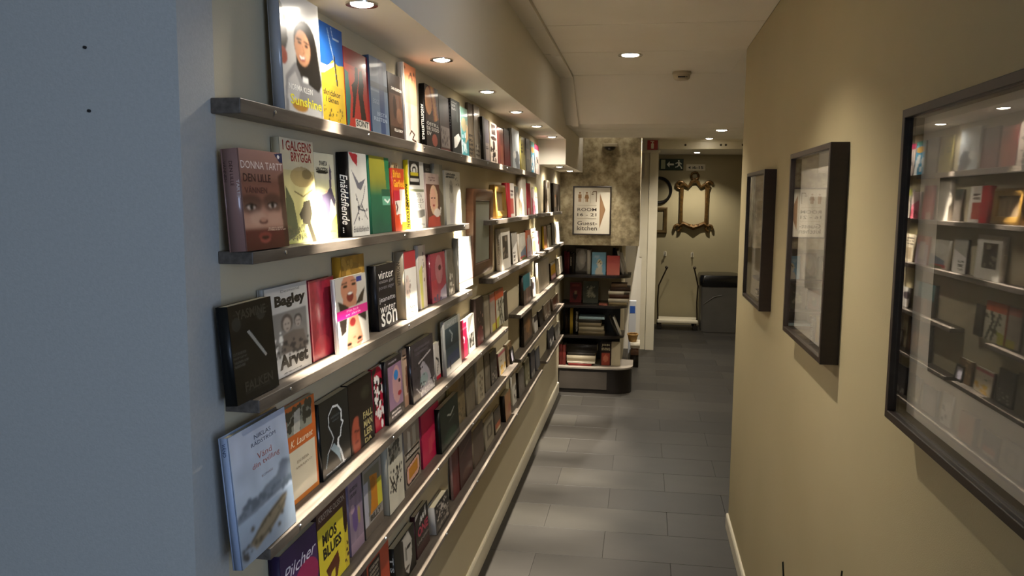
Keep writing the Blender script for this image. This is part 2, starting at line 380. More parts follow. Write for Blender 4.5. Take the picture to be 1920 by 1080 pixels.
# ------------------------------------------------------------------ cover painter
class Art:
    def __init__(s, nu, nv, seed):
        s.u, s.v = np.meshgrid(np.linspace(.001, .999, nu), np.linspace(.001, .999, nv)); s.a = np.zeros((nv, nu, 3)); s.r = np.random.RandomState(seed); s.nu, s.nv = nu, nv
    def put(s, m, c, al=1.0):
        c = np.array(srgb(c)) if isinstance(c, str) else c
        s.a[m] = s.a[m]*(1-al)+c*al
    def run(s, ops):
        for op in ops:
            k = op[0]; a = op[1:]
            if k == 'f': s.put(s.u > -1, a[0])
            elif k == 'g':      # vertical gradient y0 y1 c0 c1
                t = np.clip((s.v-a[0])/(a[1]-a[0]), 0, 1)[..., None]; m = (s.v >= min(a[0], a[1]))&(s.v <= max(a[0], a[1]))
                s.a = np.where(m[..., None], np.array(srgb(a[2]))*(1-t)+np.array(srgb(a[3]))*t, s.a)
            elif k == 'r': s.put((s.u >= a[0])&(s.u <= a[2])&(s.v >= a[1])&(s.v <= a[3]), a[4], a[5] if len(a) > 5 else 1)
            elif k == 'e': s.put(((s.u-a[0])/a[2])**2+((s.v-a[1])/a[3])**2 <= 1, a[4], a[5] if len(a) > 5 else 1)
            elif k == 'p':
                P = a[0]; m = np.zeros_like(s.u, bool); n = len(P)
                for i in range(n):
                    (x1, y1), (x2, y2) = P[i], P[(i+1) % n]
                    if y1 == y2: continue
                    c = ((y1 > s.v) != (y2 > s.v))&(s.u < (x2-x1)*(s.v-y1)/(y2-y1)+x1); m ^= c
                s.put(m, a[1], a[2] if len(a) > 2 else 1)
            elif k == 'l':      # polyline pts width colour
                P, wd, c = a[:3]
                for (x1, y1), (x2, y2) in zip(P[:-1], P[1:]):
                    dx, dy = x2-x1, (y2-y1); q = dx*dx+dy*dy+1e-9
                    t = np.clip(((s.u-x1)*dx+(s.v-y1)*dy)/q, 0, 1)
                    s.put(np.hypot(s.u-x1-t*dx, (s.v-y1-t*dy)*1.5) <= max(wd, .55/s.nu), c)
            elif k == 'n':      # mottling amount, cells
                am, cl = a[:2]; g = s.r.rand(cl+2, cl+2)
                gu = s.u*cl; gv = s.v*cl; i0 = gu.astype(int); j0 = gv.astype(int); fu = gu-i0; fv = gv-j0
                n = g[j0, i0]*(1-fu)*(1-fv)+g[j0, i0+1]*fu*(1-fv)+g[j0+1, i0]*(1-fu)*fv+g[j0+1, i0+1]*fu*fv
                s.a *= (1+am*(n-.5)*2)[..., None]
            elif k == 'b':      # soften
                for _ in range(a[0]):
                    q = np.pad(s.a, ((1, 1), (1, 1), (0, 0)), 'edge'); s.a = (q[:-2, 1:-1]+q[2:, 1:-1]+q[1:-1, :-2]+q[1:-1, 2:]+2*q[1:-1, 1:-1])/6
            elif k == 's':      # specks: count, colour, size, x0 y0 x1 y1
                n, c, sz = a[:3]; bx = a[3:] if len(a) > 3 else (0, 0, 1, 1)
                for _ in range(n):
                    x = bx[0]+s.r.rand()*(bx[2]-bx[0]); y = bx[1]+s.r.rand()*(bx[3]-bx[1]); z = sz*(.5+s.r.rand())
                    s.put(((s.u-x)/z)**2+((s.v-y)/(z*.7))**2 <= 1, c)
            elif k == 'face':   # cx cy r skin hair : a plain generic portrait
                cx, cy, r, sk, hr = a[:5]
                s.run([('e', cx, cy-.1*r, r*1.35, r*1.25, hr), ('r', cx-r*1.3, cy, cx+r*1.3, cy+r*1.1, hr), ('e', cx, cy, r*.85, r*.95, sk),
                       ('e', cx-.34*r, cy-.1*r, .17*r, .08*r, '#20140f'), ('e', cx+.34*r, cy-.1*r, .17*r, .08*r, '#20140f'),
                       ('l', [(cx-.5*r, cy-.27*r), (cx-.18*r, cy-.29*r)], .04*r, '#2a1a12'), ('l', [(cx+.5*r, cy-.27*r), (cx+.18*r, cy-.29*r)], .04*r, '#2a1a12'),
                       ('l', [(cx+.05*r, cy), (cx+.08*r, cy+.22*r)], .03*r, '#8a5a44'), ('e', cx, cy+.45*r, .3*r, .1*r, '#93302c')])
            elif k == 'rows':   # print lines: n, x0 y0 x1 y1 colour
                n, x0, y0, x1, y1, c = a
                for i in range(n):
                    yy = y0+(y1-y0)*(i+.5)/n; h = (y1-y0)/n*.3; e_ = x1-(x1-x0)*.3*s.r.rand()
                    m = (s.u >= x0)&(s.u <= e_)&(abs(s.v-yy) <= max(h, .5/s.nv))&(s.r.rand(s.nv, s.nu) > .25)
                    s.put(m, c)
        return s.a

BOOKN = [0]
def make_book(name, w_, h, t, base, spine, art, txt, stxt, nu, nv, hard, gloss):
    """book standing upright: spine on x=0, front cover at y=-t looking to -y, back at y=0, foot at z=0"""
    BOOKN[0] += 1
    A = Art(nu+1, nv+1, BOOKN[0]); A.run([('f', base)]+list(art)); A.a = np.clip(A.a, 0, 1)
    ct = .0022 if hard else .0009; ov = .003 if hard else .0006
    xs = np.linspace(0, w_, nu+1); zs = np.linspace(h, 0, nv+1)
    gx, gz = np.meshgrid(xs, zs)
    V = np.stack([gx.ravel(), np.full(gx.size, -t), gz.ravel()], 1)
    j, i = np.meshgrid(np.arange(nv), np.arange(nu), indexing='ij')
    q = (j*(nu+1)+i).ravel()
    F = np.stack([q+nu+1, q+nu+2, q+1, q], 1)          # faces -y
    cols = [A.a.reshape(-1, 3)]
    sp = np.array(srgb(spine)); ba = np.array(srgb(base)) if isinstance(base, str) else np.array(base)
    def bx(x0, x1, y0, y1, z0, z1, c, skip=None):
        nonlocal V, F
        k = len(V)
        v = np.array([(x, y, z) for z in (z0, z1) for y in (y0, y1) for x in (x0, x1)])
        f = np.array([(0,2,3,1),(4,5,7,6),(0,1,5,4),(2,6,7,3),(0,4,6,2),(1,3,7,5)])
        if skip is not None: f = np.delete(f, skip, 0)
        V = np.vstack([V, v]); F = np.vstack([F, f+k]); cols.append(np.tile(c, (8, 1)))
    bx(0, w_, -t, -t+ct, 0, h, sp*.6+ba*.4, 2)
    bx(0, w_, -ct, 0, 0, h, sp)
    bx(0, ct, -t+ct, -ct, 0, h, sp)
    me = bpy.data.meshes.new(name)
    me.vertices.add(len(V)); me.vertices.foreach_set('co', V.ravel())
    me.loops.add(F.size); me.loops.foreach_set('vertex_index', F.ravel().astype(np.int32))
    me.polygons.add(len(F)); me.polygons.foreach_set('loop_start', np.arange(0, F.size, 4, dtype=np.int32))
    me.update(calc_edges=True)
    at = me.attributes.new('print', 'FLOAT_COLOR', 'POINT'); C = np.vstack(cols); at.data.foreach_set('color', np.hstack([C, np.ones((len(C), 1))]).ravel().astype(np.float32))
    me.materials.append(M_gloss if gloss else M_print)
    o = link(name, me)
    MB().box(ct, w_-ov, -t+ct, -ct, ov, h-ov).build('page_block', M_pages, o)
    groups = {}
    for it in txt:
        s_, x, y, ww, hh, c = it[:6]; bold = it[6] if len(it) > 6 else .0; sh = it[7] if len(it) > 7 else 0
        v, f, sz = text2d(s_, bold, sh)
        pts = [((x+a*ww)*w_, -t-.00025, h*(1-y-hh+b*hh)) for a, b in v]
        MB().add(pts, f).build('cover_lettering', ink(c, .4), o)
    groups = {}
    for it in stxt:      # reading downwards on the spine: text, from top fraction, to fraction, colour [, offset, width across]
        s_, z0, z1, c = it[:4]; off = it[4] if len(it) > 4 else .2; wd = it[5] if len(it) > 5 else .6
        v, f, sz = text2d(s_, it[6] if len(it) > 6 else .01, it[7] if len(it) > 7 else 0)
        # seen from -x: right of view is -y ; reading down: letters' up points to the right (-y)
        pts = [(-.00025, -t*(off+b*wd), h*(1-(z0+a*(z1-z0)))) for a, b in v]
        MB().add(pts, f).build('spine_lettering', ink(c, .4), o)
    return o

PLACE = {1: 'on the top wall ledge', 2: 'on the second ledge', 3: 'on the third ledge', 4: 'on the fourth ledge', 5: 'on the fifth ledge', 6: 'on the lowest ledge'}
LAST = {}
def hpx_(h, y): return h/y*FPX
def b(k, x0, x1, ytop, t, desc, base, art=(), txt=(), stxt=(), spine=None, L=0, out=.012, hard=False, gloss=False, name='paperback_book', yaw=0, hm=None):
    """book on ledge k: columns x0..x1 of its cover's foot, ytop the row of its upper edge"""
    t = t/100.0
    back = XW+out+(L if L else 0)
    Xf = back+t
    Y0, Y1 = Yat(x0, Xf, RZ[k]), Yat(x1, Xf, RZ[k])
    yc = (Y0+Y1)/2
    top = onY(((x0+x1)/2, ytop), yc)
    # height from the cover's upper edge (leaning back towards the wall)
    xt = Xf-out*.6; pxc = (x0+x1)/2
    r_ = ray((pxc, ytop)); zt = CAMZ+r_[2]*(xt/r_[0])
    h = hm if hm else max(.09, zt-RZ[k])
    lay = round(L*100)
    if (k, lay) in LAST and Y0 < LAST[(k, lay)]+.0015 and not yaw: Y0 = LAST[(k, lay)]+.0015
    w_ = max(Y1-Y0, .03)
    LAST[(k, lay)] = Y0+w_
    nu = int(min(84, max(8, (x1-x0)*1.3))); nv = int(min(150, max(16, hpx_(h, (Y0+Y1)/2)*.8)))
    o = make_book(name, w_, h, t, base, spine or base, art, txt, stxt, nu, nv, hard, gloss)
    th = math.atan2(max(out-.003, 0), h)
    o.rotation_euler = (-th, 0, math.radians(90)+yaw)
    o.location = (back, Y0, RZ[k])
    n = 'book' if not hard else 'book'
    tag(o, desc+' '+PLACE[k], 'book', 'books on the '+ORD[k]+' ledge')
    return o
def G(c1, c2, c3=None, n=6):
    """loose generic print: a picture field with a title band"""
    ops = [('n', .25, 5), ('r', .12, .3, .88, .82, c1, .75), ('n', .3, 7), ('rows', 2, .15, .08, .9, .2, c2), ('rows', 1, .2, .88, .8, .93, c2)]
    if c3: ops.append(('s', n, c3, .09, .15, .32, .85, .8))
    return ops
# ------------------------------------------------------------------ books, top ledge
W_, K_ = '#f2efe6', '#15110e'
b(1, 535, 607, -2, 2.2, 'tall glossy white book with smiling dark-haired woman', '#c9c6c0', [('g', 0, 1, '#d6d3cd', '#b9b5ae'), ('p', [(0, .12), (.12, .2), (.16, .42), (.1, .5), (0, .52)], '#1d1715'), ('e', .03, .56, .1, .07, '#9c4a38'),
    ('p', [(.02, 1), (.06, .72), (.3, .58), (.55, .62), (.95, .7), (1, 1)], '#8d8b8a'), ('e', .6, .4, .3, .2, K_), ('p', [(.34, .36), (.9, .36), (1, .7), (.9, .78), (.45, .7), (.34, .6)], K_),
    ('e', .52, .44, .2, .15, '#c08a66'), ('e', .45, .4, .05, .012, K_), ('e', .62, .41, .05, .012, K_), ('l', [(.52, .42), (.56, .475), (.53, .485)], .01, '#9a6a4c'), ('p', [(.4, .505), (.5, .515), (.6, .5), (.56, .545), (.5, .555), (.44, .545)], '#8f3a30'), ('p', [(.42, .508), (.5, .517), (.58, .504), (.54, .532), (.46, .534)], '#f4eee6'), ('e', .62, .5, .06, .03, '#cf9a76', .6), ('l', [(.38, .375), (.5, .37)], .012, '#2a1a14'), ('l', [(.56, .375), (.69, .385)], .012, '#2a1a14'),
    ('p', [(.06, .9), (.12, .74), (.3, .66), (.42, .78), (.3, .95)], '#b9b6b2'), ('p', [(.1, 1), (.1, .86), (.5, .9), (.95, .94), (.95, 1)], '#cfccc6'), ('r', .48, .68, .62, .73, '#e9e7e2'), ('e', .38, .94, .2, .05, '#c08a3a'), ('b', 3)],
    [('NORMA KLEIN', .12, .77, .6, .05, W_, .01), ('Sunshine', .14, .855, .82, .085, '#f0e23a', .02)], [], '#9a9896', L=.012, out=.012, gloss=True)
b(1, 604, 650, 52, 1.0, 'blue and yellow paperback with sled rope picture', '#d9b32c', [('r', 0, 0, 1, .42, '#1f57a0'), ('n', .15, 8), ('p', [(0, .42), (.35, .42), (.55, .34), (.75, .38), (1, .36), (1, .6), (0, .6)], '#d8b534'), ('p', [(0, .42), (.3, .42), (.6, .36), (.6, .4), (.2, .5), (0, .52)], '#e8e2d0'),
    ('l', [(.4, .05), (.5, .2), (.62, .35), (.68, .55)], .02, '#8fa7c4'), ('l', [(.55, .02), (.6, .12), (.85, .12)], .012, '#a9bcd2'), ('l', [(.62, .3), (.7, .58)], .025, '#241d1a'), ('s', 22, '#7a6420', .02, .1, .82, .95, .97)],
    [('skridskor', .12, .655, .68, .06, '#2a2413', .01), ('i öknen', .2, .725, .5, .06, '#2a2413', .01)], [], '#c9a52a')
b(1, 652, 696, 101, 1.2, 'red paperback with dancing black legs', '#b9352a', [('r', 0, 0, 1, .2, '#8e2029'), ('p', [(0, .28), (.14, .3), (.2, .6), (.1, .95), (0, 1)], '#1f6f63'), ('r', .2, .25, .5, .5, '#c9502c', .7), ('p', [(.44, .2), (.56, .2), (.55, .36), (.42, .6), (.3, .85), (.22, .86), (.3, .6), (.26, .45), (.4, .38)], '#241a14'), ('p', [(.62, .24), (.72, .2), (.78, .4), (.72, .55), (.82, .84), (.6, .86), (.52, .5)], '#241a14'), ('r', .34, .86, .93, .985, '#e6e0d0')],
    [('SONT', .36, .865, .54, .085, K_, .02)], [], '#8e2029', gloss=True)
b(1, 694, 731, 113, 1.6, 'steel-blue checked paperback with grey capitals', '#5f7186', [('n', .1, 5), ('r', .5, 0, .78, 1, '#34466a'), ('r', 0, .32, 1, .4, '#3d4956'), ('r', .5, .32, .78, .4, '#2c3a58'), ('r', 0, .42, .48, .44, '#7d8ea0')],
    [('EGGS', .1, .54, .34, .06, '#8d9cb0', .01), ('BESTA', .3, .7, .6, .05, '#98a6b8', .01), ('RESTEN', .12, .77, .75, .05, '#a5b2c2', .01)], [], '#46556b')
b(1, 733, 759, 143, 1.2, 'dark brown book with white author line', '#30231d', [('r', .05, .3, .95, .8, '#5a4034', .8), ('e', .4, .5, .12, .18, '#2a1c17'), ('e', .7, .62, .2, .12, '#7a5a48', .7), ('n', .2, 6)], [('SARA BURTON', .22, .2, .72, .045, '#e8e2d6', .02), ('ELLA BOY', .3, .83, .6, .045, '#e8e2d6', .02)], [], '#3a2c25', gloss=True)
b(1, 756, 785, 124, 1.6, 'peach-orange paperback with white script foot', '#d99a72', [('g', 0, .5, '#c9784c', '#e0a884'), ('g', .5, 1, '#e2b49c', '#f1e4d4'), ('r', 0, 0, .06, 1, '#efe6d8'), ('e', .35, .55, .12, .3, '#cf7566', .6), ('s', 14, '#5a3a2c', .03, .1, .04, .9, .2), ('l', [(.3, .9), (.45, .84), (.7, .88), (.5, .95), (.8, .97)], .02, '#4a2e24')], [], [], '#e9ddcc', gloss=True)
b(1, 801, 826, 165, 1.6, 'black-spined paperback with auburn-haired woman', '#241a16', [('r', 0, .02, 1, .55, '#3a2418'), ('e', .25, .25, .25, .22, '#c98e5a'), ('p', [(.3, 0), (.7, 0), (.95, .5), (.6, .56), (.5, .3)], '#a4552a'), ('p', [(.42, 0), (.6, 0), (.85, .52), (.7, .55)], '#cf8f42'), ('e', .6, .86, .2, .1, '#b05a48', .8)],
    [('ÖSTELL', .05, .58, .9, .06, W_, .01), ('DE SUDD', .05, .66, .9, .06, W_, .01), ('DV', .05, .74, .3, .06, W_, .01)], [('ANÖSTELLISTHUS', .32, .88, W_, .15, .55, .02)], K_)
b(1, 827, 846, 183, 1.0, 'dark brown paperback with grey panel', '#42302a', [('r', .1, .55, .95, .92, '#8a7f78'), ('r', 0, .95, 1, 1, '#6a2f2a'), ('n', .2, 5), ('s', 12, '#55494a', .05, .15, .6, .9, .9)], [], [], '#3a2a24')
b(1, 849, 866, 190, 1.6, 'black book leaning, with white bird mark', '#151918', [('p', [(.2, .7), (.7, .6), (.95, .68), (.5, .86), (.2, .9)], '#d4d2cb'), ('rows', 3, .05, .03, .6, .2, '#8a8a86'), ('r', .6, .02, .7, .4, '#3a403e')], [], [('HVERFEN', .08, .5, '#b9b5aa', .1, .7)], '#3f3733')
b(1, 867, 880, 204, 1.0, 'shiny teal paperback with pale diver', '#3f8f93', [('g', 0, 1, '#56796a', '#2b9aa8'), ('e', .4, .35, .35, .14, '#a58f66', .8), ('p', [(.9, .2), (1, .6), (.5, .75), (.6, .6)], '#caa77c'), ('s', 14, '#dff2f4', .07, 0, .55, .7, 1)], [], [], '#dfe9ea', gloss=True)
b(1, 881, 890, 196, .9, 'brown and cream striped paperback', '#8a7a62', [('n', .3, 6), ('rows', 5, .0, .55, 1, .95, '#2e2620'), ('r', 0, 0, 1, .2, '#5a4a3a')], [], [], '#5a4c3e')
b(1, 890, 902, 200, 1.2, 'glossy grey-beige book with dark stripes', '#a39a8c', [('n', .2, 4), ('rows', 3, .1, .72, .95, .95, '#2f2822'), ('r', .7, .5, .85, .68, '#5a5148'), ('s', 4, '#f0ece2', .12)], [], [], '#6a6158', gloss=True)
b(1, 904, 911, 220, 2.4, 'thick black-spined book', '#2a221d', [('n', .3, 5)], [], [], '#14100d')
b(1, 911, 919, 225, 1.2, 'mauve-grey slim paperback', '#77707a', [('n', .25, 5), ('r', .2, .55, .9, .95, '#a2948c'), ('rows', 2, .1, .62, .9, .7, '#3a3434')], [], [], '#8a838a')
b(1, 921, 934, 232, 1.2, 'white paperback with black ornate figure', '#e2cfc0', [('r', .2, .05, .75, .3, '#4a3c3a'), ('e', .5, .38, .4, .05, '#3a2a28'), ('e', .5, .55, .18, .12, '#3a2a28'), ('s', 22, '#241c1a', .07, .1, .6, .9, .95), ('r', .1, .02, .2, .3, '#cdbfb4')], [], [], '#e9ddd2', gloss=True)
b(1, 935, 946, 241, 1.2, 'rusty red mottled paperback', '#8e3a34', [('n', .4, 6), ('r', .5, .45, .85, 1, '#b06048', .8), ('r', 0, 0, 1, .12, '#b9705e')], [], [], '#6f2a26', gloss=True)
b(1, 947, 958, 244, 1.0, 'plain dark red paperback', '#6c1f1e', [('g', 0, .6, '#3a2019', '#74201f'), ('n', .15, 4)], [], [], '#4a1a18')
b(1, 960, 975, 244, 2.0, 'pale blue-grey book with dark tree', '#9aa0a2', [('e', .65, .75, .3, .22, '#54585c'), ('r', .5, .85, 1, 1, '#54585c'), ('n', .15, 6), ('e', .3, .65, .2, .1, '#c4c4c0')], [], [], '#b4b6b4')
b(1, 978, 986, 258, .9, 'olive-yellow paperback with black letters', '#8f8544', [('n', .3, 6), ('rows', 3, .0, .2, .5, .5, '#14120c'), ('r', .6, .1, 1, .5, '#6a6138')], [], [], '#a89c5a')
b(1, 988, 995, 262, 1.0, 'dark slate paperback', '#5c5c58', [('n', .3, 5), ('r', .1, .3, .9, .6, '#7d7a72')], [], [], '#6a6862')
b(1, 997, 1003, 267, 1.0, 'cyan, yellow and white comic paperback', '#3fa2c8', [('r', 0, 0, 1, .12, '#4fae9c'), ('e', .5, .25, .5, .1, '#e2ac3c'), ('s', 9, '#f2f2ee', .15, 0, .5, 1, 1)], [], [], '#e8e8e2')
b(1, 1004, 1012, 273, 1.4, 'pale pink book with crimson band and script', '#cdbdb4', [('r', 0, 0, 1, .18, '#a83354'), ('l', [(.2, .65), (.35, .4), (.55, .6), (.75, .38), (.7, .6)], .05, K_), ('n', .08, 4)], [], [], '#b5a69c')

# ------------------------------------------------------------------ second ledge
b(2, 464, 543, 286, 3.0, 'brown hardback with close-up doll face', '#9c6d5c', [('g', 0, .3, '#a98072', '#8a5f50'), ('g', .3, .52, '#7d5145', '#8f5f4e'), ('g', .52, .78, '#b98670', '#c99a80'), ('g', .78, 1, '#6c2f2a', '#4a1d1c'), ('e', .17, .54, .26, .1, '#47302a', .75), ('e', .68, .53, .24, .1, '#47302a', .75), ('e', .3, .68, .18, .07, '#d6ac92', .6), ('e', .68, .68, .16, .07, '#cfa28a', .6), ('b', 14),
    ('e', .17, .57, .09, .028, '#cdbcae'), ('e', .66, .555, .09, .028, '#cdbcae'), ('e', .18, .57, .045, .028, '#1c1210'), ('e', .66, .555, .045, .028, '#1c1210'), ('l', [(.06, .56), (.17, .535), (.28, .56)], .014, '#2a1814'), ('l', [(.55, .545), (.66, .52), (.78, .545)], .014, '#2a1814'),
    ('e', .42, .715, .1, .03, '#6f3a30'), ('e', .42, .7, .07, .025, '#c08c74'), ('e', .43, .865, .15, .04, '#8f3f36'), ('e', .43, .9, .12, .035, '#9c4a40'), ('e', .43, .88, .09, .02, '#2f100e'), ('p', [(.85, .25), (1, .2), (1, 1), (.9, 1)], '#43291f', .8), ('b', 4), ('rows', 2, .5, .78, .95, .82, '#caa890'), ('p', [(.8, .02), (1, 0), (1, .11), (.92, .1)], '#1f2c55'), ('e', .9, .045, .03, .02, W_)],
    [('DONNA TARTT', .02, .115, .96, .075, '#e6d6cc', .0), ('DEN LILLE', .05, .24, .62, .08, '#3a1512', .015), ('VÄNNEN', .06, .36, .5, .075, '#4a1f1a', .01)],
    [('DEN LILLE', .12, .36, '#3a1c18', .42, .18, .0), ('VÄNNEN', .12, .32, '#3a1c18', .08, .18, .0), ('TARTT', .3, .48, '#d8c6ba', .74, .16, .0)], '#8d6a60', L=.016, out=.014, hard=True, name='hardback_book', gloss=True)
b(2, 536, 597, 264, 1.6, 'cream paperback with red letters and black hound', '#cfc3a0', [('g', 0, .3, '#d5cbb0', '#d8cda8'), ('g', .3, 1, '#d2c58e', '#a9ad62'), ('e', .6, .36, .35, .1, '#a58a54', .7), ('e', .75, .33, .15, .05, '#7a6a45', .7), ('p', [(.1, .45), (.3, .6), (.42, .9), (.05, .98)], '#5d6244'), ('p', [(.6, .6), (.8, .58), (.85, .72), (.78, .8), (.95, 1), (.82, 1), (.68, .82), (.55, .82), (.52, .74)], '#3a352a'), ('p', [(.62, .62), (.45, .72), (.5, .78), (.65, .72)], '#3a352a'), ('n', .12, 9), ('s', 26, '#6d6a48', .02, .05, .82, .6, .97), ('l', [(.35, .5), (.6, .55), (.9, .48)], .012, '#7d6f44')],
    [('I GALGENS', .08, .02, .86, .095, '#a8322a', .02), ('BRYGGA', .3, .125, .62, .09, '#a8322a', .02), ('EDWIN', .1, .86, .4, .04, '#5a5a3c'), ('MESSER', .1, .91, .55, .045, '#5a5a3c')], [], '#b5a88a', hard=False)
b(2, 598, 634, 289, 1.0, 'cream paperback with purple galloping horse', '#e6e2c6', [('g', .3, .5, '#e8e6c2', '#dfe09a'), ('e', .45, .48, .4, .05, '#d9a28a', .7), ('p', [(.75, .12), (.85, .2), (.8, .4), (.98, .55), (.9, .62), (.75, .52), (.6, .75), (.42, 1), (.36, .98), (.48, .7), (.4, .58), (.28, .55), (.3, .48), (.55, .46), (.7, .4)], '#5d5468'), ('p', [(.7, .8), (1, .7), (1, 1), (.55, 1)], '#b4ba5c'), ('n', .06, 8), ('e', .38, .22, .3, .02, '#2a2a20')],
    [('SVARTA', .25, .09, .4, .055, '#1d1c14', .03), ('HINGSTEN', .08, .165, .58, .055, '#1d1c14', .03), ('Walter Farley', .5, .9, .42, .022, '#3a3a28')], [], '#d8d4b8', gloss=True)
b(2, 662, 694, 289, 2.8, 'white book with black spine and grey sketched bird', '#d5d2c8', [('p', [(.0, 0), (.5, .02), (.45, .16), (.2, .1)], '#b02a34'), ('p', [(.1, .2), (.5, .36), (.9, .3), (.6, .45), (.4, .42)], '#6a6a72'), ('l', [(.1, .85), (.4, .7), (.7, .55), (.85, .4)], .015, '#5d5c60'), ('l', [(.3, .5), (.5, .68), (.8, .7)], .015, '#4a4a4e'), ('l', [(.6, .62), (.9, .8)], .012, '#3a3a3e'), ('s', 10, '#3f3f44', .025, .2, .5, .9, .8), ('n', .06, 7)],
    [('Enäddsfiende', .06, .88, .88, .07, '#2a2826', 0, .25)], [('Enäddsfiende ...', .26, .95, W_, .2, .62, .01, .3)], '#14110f', hard=True, name='hardback_book')
b(2, 699, 735, 295, 1.4, 'green and yellow paperback with small sea picture', '#2c6b48', [('g', 0, .3, '#aca638', '#98963a'), ('g', .3, .5, '#98963a', '#2f6a46'), ('g', .5, 1, '#2a6244', '#1c4a38'), ('b', 8), ('p', [(.75, 0), (1, 0), (1, .6), (.82, .4)], '#2f7a4c'), ('r', .55, .42, 1, .65, '#24543c'), ('r', .58, .52, 1, .64, '#5c9a7c'), ('l', [(.7, .56), (.85, .6), (.95, .56)], .02, '#dfe8dd'), ('n', .12, 6)], [], [], '#38805a')
b(2, 741, 752, 306, .7, 'beige paperback with dark letters, half hidden', '#b39a72', [('n', .2, 4)], [('AS', .3, .03, .6, .09, '#2a1a10', .03)], [], '#c8b28a')
b(2, 742, 763, 317, 1.2, 'orange-red paperback with yellow author name', '#d24a28', [('r', 0, .35, .55, .56, '#b92a3a'), ('r', .55, .33, 1, .55, '#d9c8bc'), ('p', [(.1, .52), (.95, .5), (.95, .72), (.15, .74)], '#e8dfd2'), ('p', [(.4, .75), (1, .68), (1, .9), (.5, .9)], '#cfc0b0'), ('r', .6, .86, 1, 1, '#e87a20'), ('l', [(.2, .56), (.3, .62), (.2, .68)], .04, '#5a2a20')], [('Brian', .04, .03, .66, .12, '#f4b02e', .03), ('Garfield', .04, .18, .92, .12, '#f4b02e', .03)], [], '#d8402a', L=.008, gloss=True)
b(2, 771, 799, 303, 1.4, 'white paperback with yellow spine and black arch', '#eae7dc', [('r', .05, .01, .7, .36, '#26241f'), ('e', .38, .13, .22, .09, '#eae7dc'), ('e', .38, .14, .14, .06, '#26241f'), ('e', .38, .15, .09, .04, '#eae7dc'), ('r', .12, .17, .62, .22, '#d8c52c'), ('r', .1, .26, .66, .31, '#dcd8cc'), ('r', .05, .42, .95, .46, '#8a8d70'), ('p', [(.1, .74), (.95, .72), (.95, .82), (.5, .86)], '#7a7872'), ('l', [(.2, .92), (.9, .95)], .02, '#b5b2a8')],
    [('KOTA', .3, .48, .5, .06, '#55524a'), ('BLES', .35, .56, .55, .06, '#55524a'), ('FEX', .4, .64, .35, .06, '#55524a')], [('KODNAMN KVARN', .35, .97, '#1d1a10', .2, .6, .03)], '#e6cf22', gloss=True)
b(2, 801, 812, 308, .6, 'charcoal paperback standing behind pink portrait book', '#33302c', [('n', .3, 5), ('rows', 2, .2, .06, .9, .2, '#8a8578')], [], [], '#3a3732')
b(2, 803, 827, 326, 1.2, 'pinkish paperback with blonde bride portrait', '#c2aca0', [('r', 0, .2, 1, 1, '#6a4436'), ('e', .55, .5, .32, .28, '#d9b692'), ('e', .5, .48, .22, .2, '#d8a58c'), ('e', .4, .46, .06, .015, '#3a2420'), ('e', .6, .46, .06, .015, '#3a2420'), ('e', .52, .6, .09, .02, '#a2443a'), ('p', [(.0, 1), (.1, .82), (.5, .78), (.9, .75), (1, 1)], '#b04a3c'), ('e', .75, .74, .25, .08, '#dfcfc2'), ('rows', 2, .2, .06, .85, .15, '#8a6a66'), ('n', .15, 6)], [], [], '#a89088', L=.008)
b(2, 819, 834, 309, 1.2, 'grey-green paperback beside pink portrait book', '#9a957f', [('n', .15, 5), ('p', [(.2, .3), (.9, .5), (.9, 1), (.1, 1)], '#6a604c'), ('r', .0, .0, .6, .2, '#b5b09c'), ('l', [(.3, .75), (.6, .72), (.5, .82)], .04, '#e0dccf')], [], [], '#a5a08c')
b(2, 838, 866, 322, 1.6, 'pale cover with faint standing figure', '#d9d6c8', [('e', .38, .42, .14, .25, '#9a968a', .7), ('e', .38, .34, .08, .08, '#6a665c', .7), ('r', .25, .6, .55, .98, '#c4bfc0', .8), ('rows', 2, .08, .04, .7, .14, '#4a4a44'), ('n', .05, 6), ('s', 6, '#8a897e', .03, .7, .1, .95, .3)], [], [], '#bdb9aa')
b(2, 953, 966, 344, 2.4, 'red and white paperback with dark title', '#d9cfc4', [('r', 0, 0, .4, 1, '#b22330'), ('r', .4, .45, .9, .9, '#b8584c'), ('rows', 2, .45, .2, .95, .4, '#4a2a28'), ('r', .85, 0, 1, 1, '#e8e2d6')], [], [], '#b01f2e')
b(2, 969, 974, 350, 1.2, 'narrow dark paperback between red and white books', '#4a423a', [('n', .3, 6), ('r', 0, 0, 1, .2, '#3f4a46')], [], [], '#55483e')
b(2, 980, 988, 334, 2.6, 'tall white slipcase with grey spine', '#d2c8b8', [('n', .08, 4)], [], [], '#c8bdac')
b(2, 990, 996, 344, 1.6, 'crimson paperback with pale spine', '#b81f3a', [('n', .1, 4), ('r', .0, .8, .5, 1, '#d8b0a4')], [], [], '#bf3045')
b(2, 998, 1003, 355, 1.2, 'white and pink slim paperback', '#e6cfc8', [('p', [(0, .3), (1, .5), (1, 1), (0, 1)], '#d67a88'), ('s', 6, '#8a2a3a', .1, 0, .6, 1, .95)], [], [], '#e4d4ca')
b(2, 1004, 1009, 351, 1.6, 'grey paperback with olive round top picture', '#7d756a', [('e', .4, .1, .6, .12, '#8f9044'), ('rows', 3, .1, .3, .9, .5, '#241c18'), ('n', .2, 5)], [], [], '#a59c90')
b(2, 1027, 1033, 339, 2.0, 'beige book with dark hinge', '#b4a994', [('n', .1, 4), ('r', .1, .05, .6, .25, '#6a5d4c')], [], [], '#3a3026')
b(2, 1039, 1044, 344, 2.0, 'grey-brown book with small orange figure', '#8a7c6c', [('r', .3, .4, .8, .85, '#d8bfa4'), ('r', .4, .4, .8, .5, '#d07a30'), ('n', .15, 5)], [], [], '#2a211a')
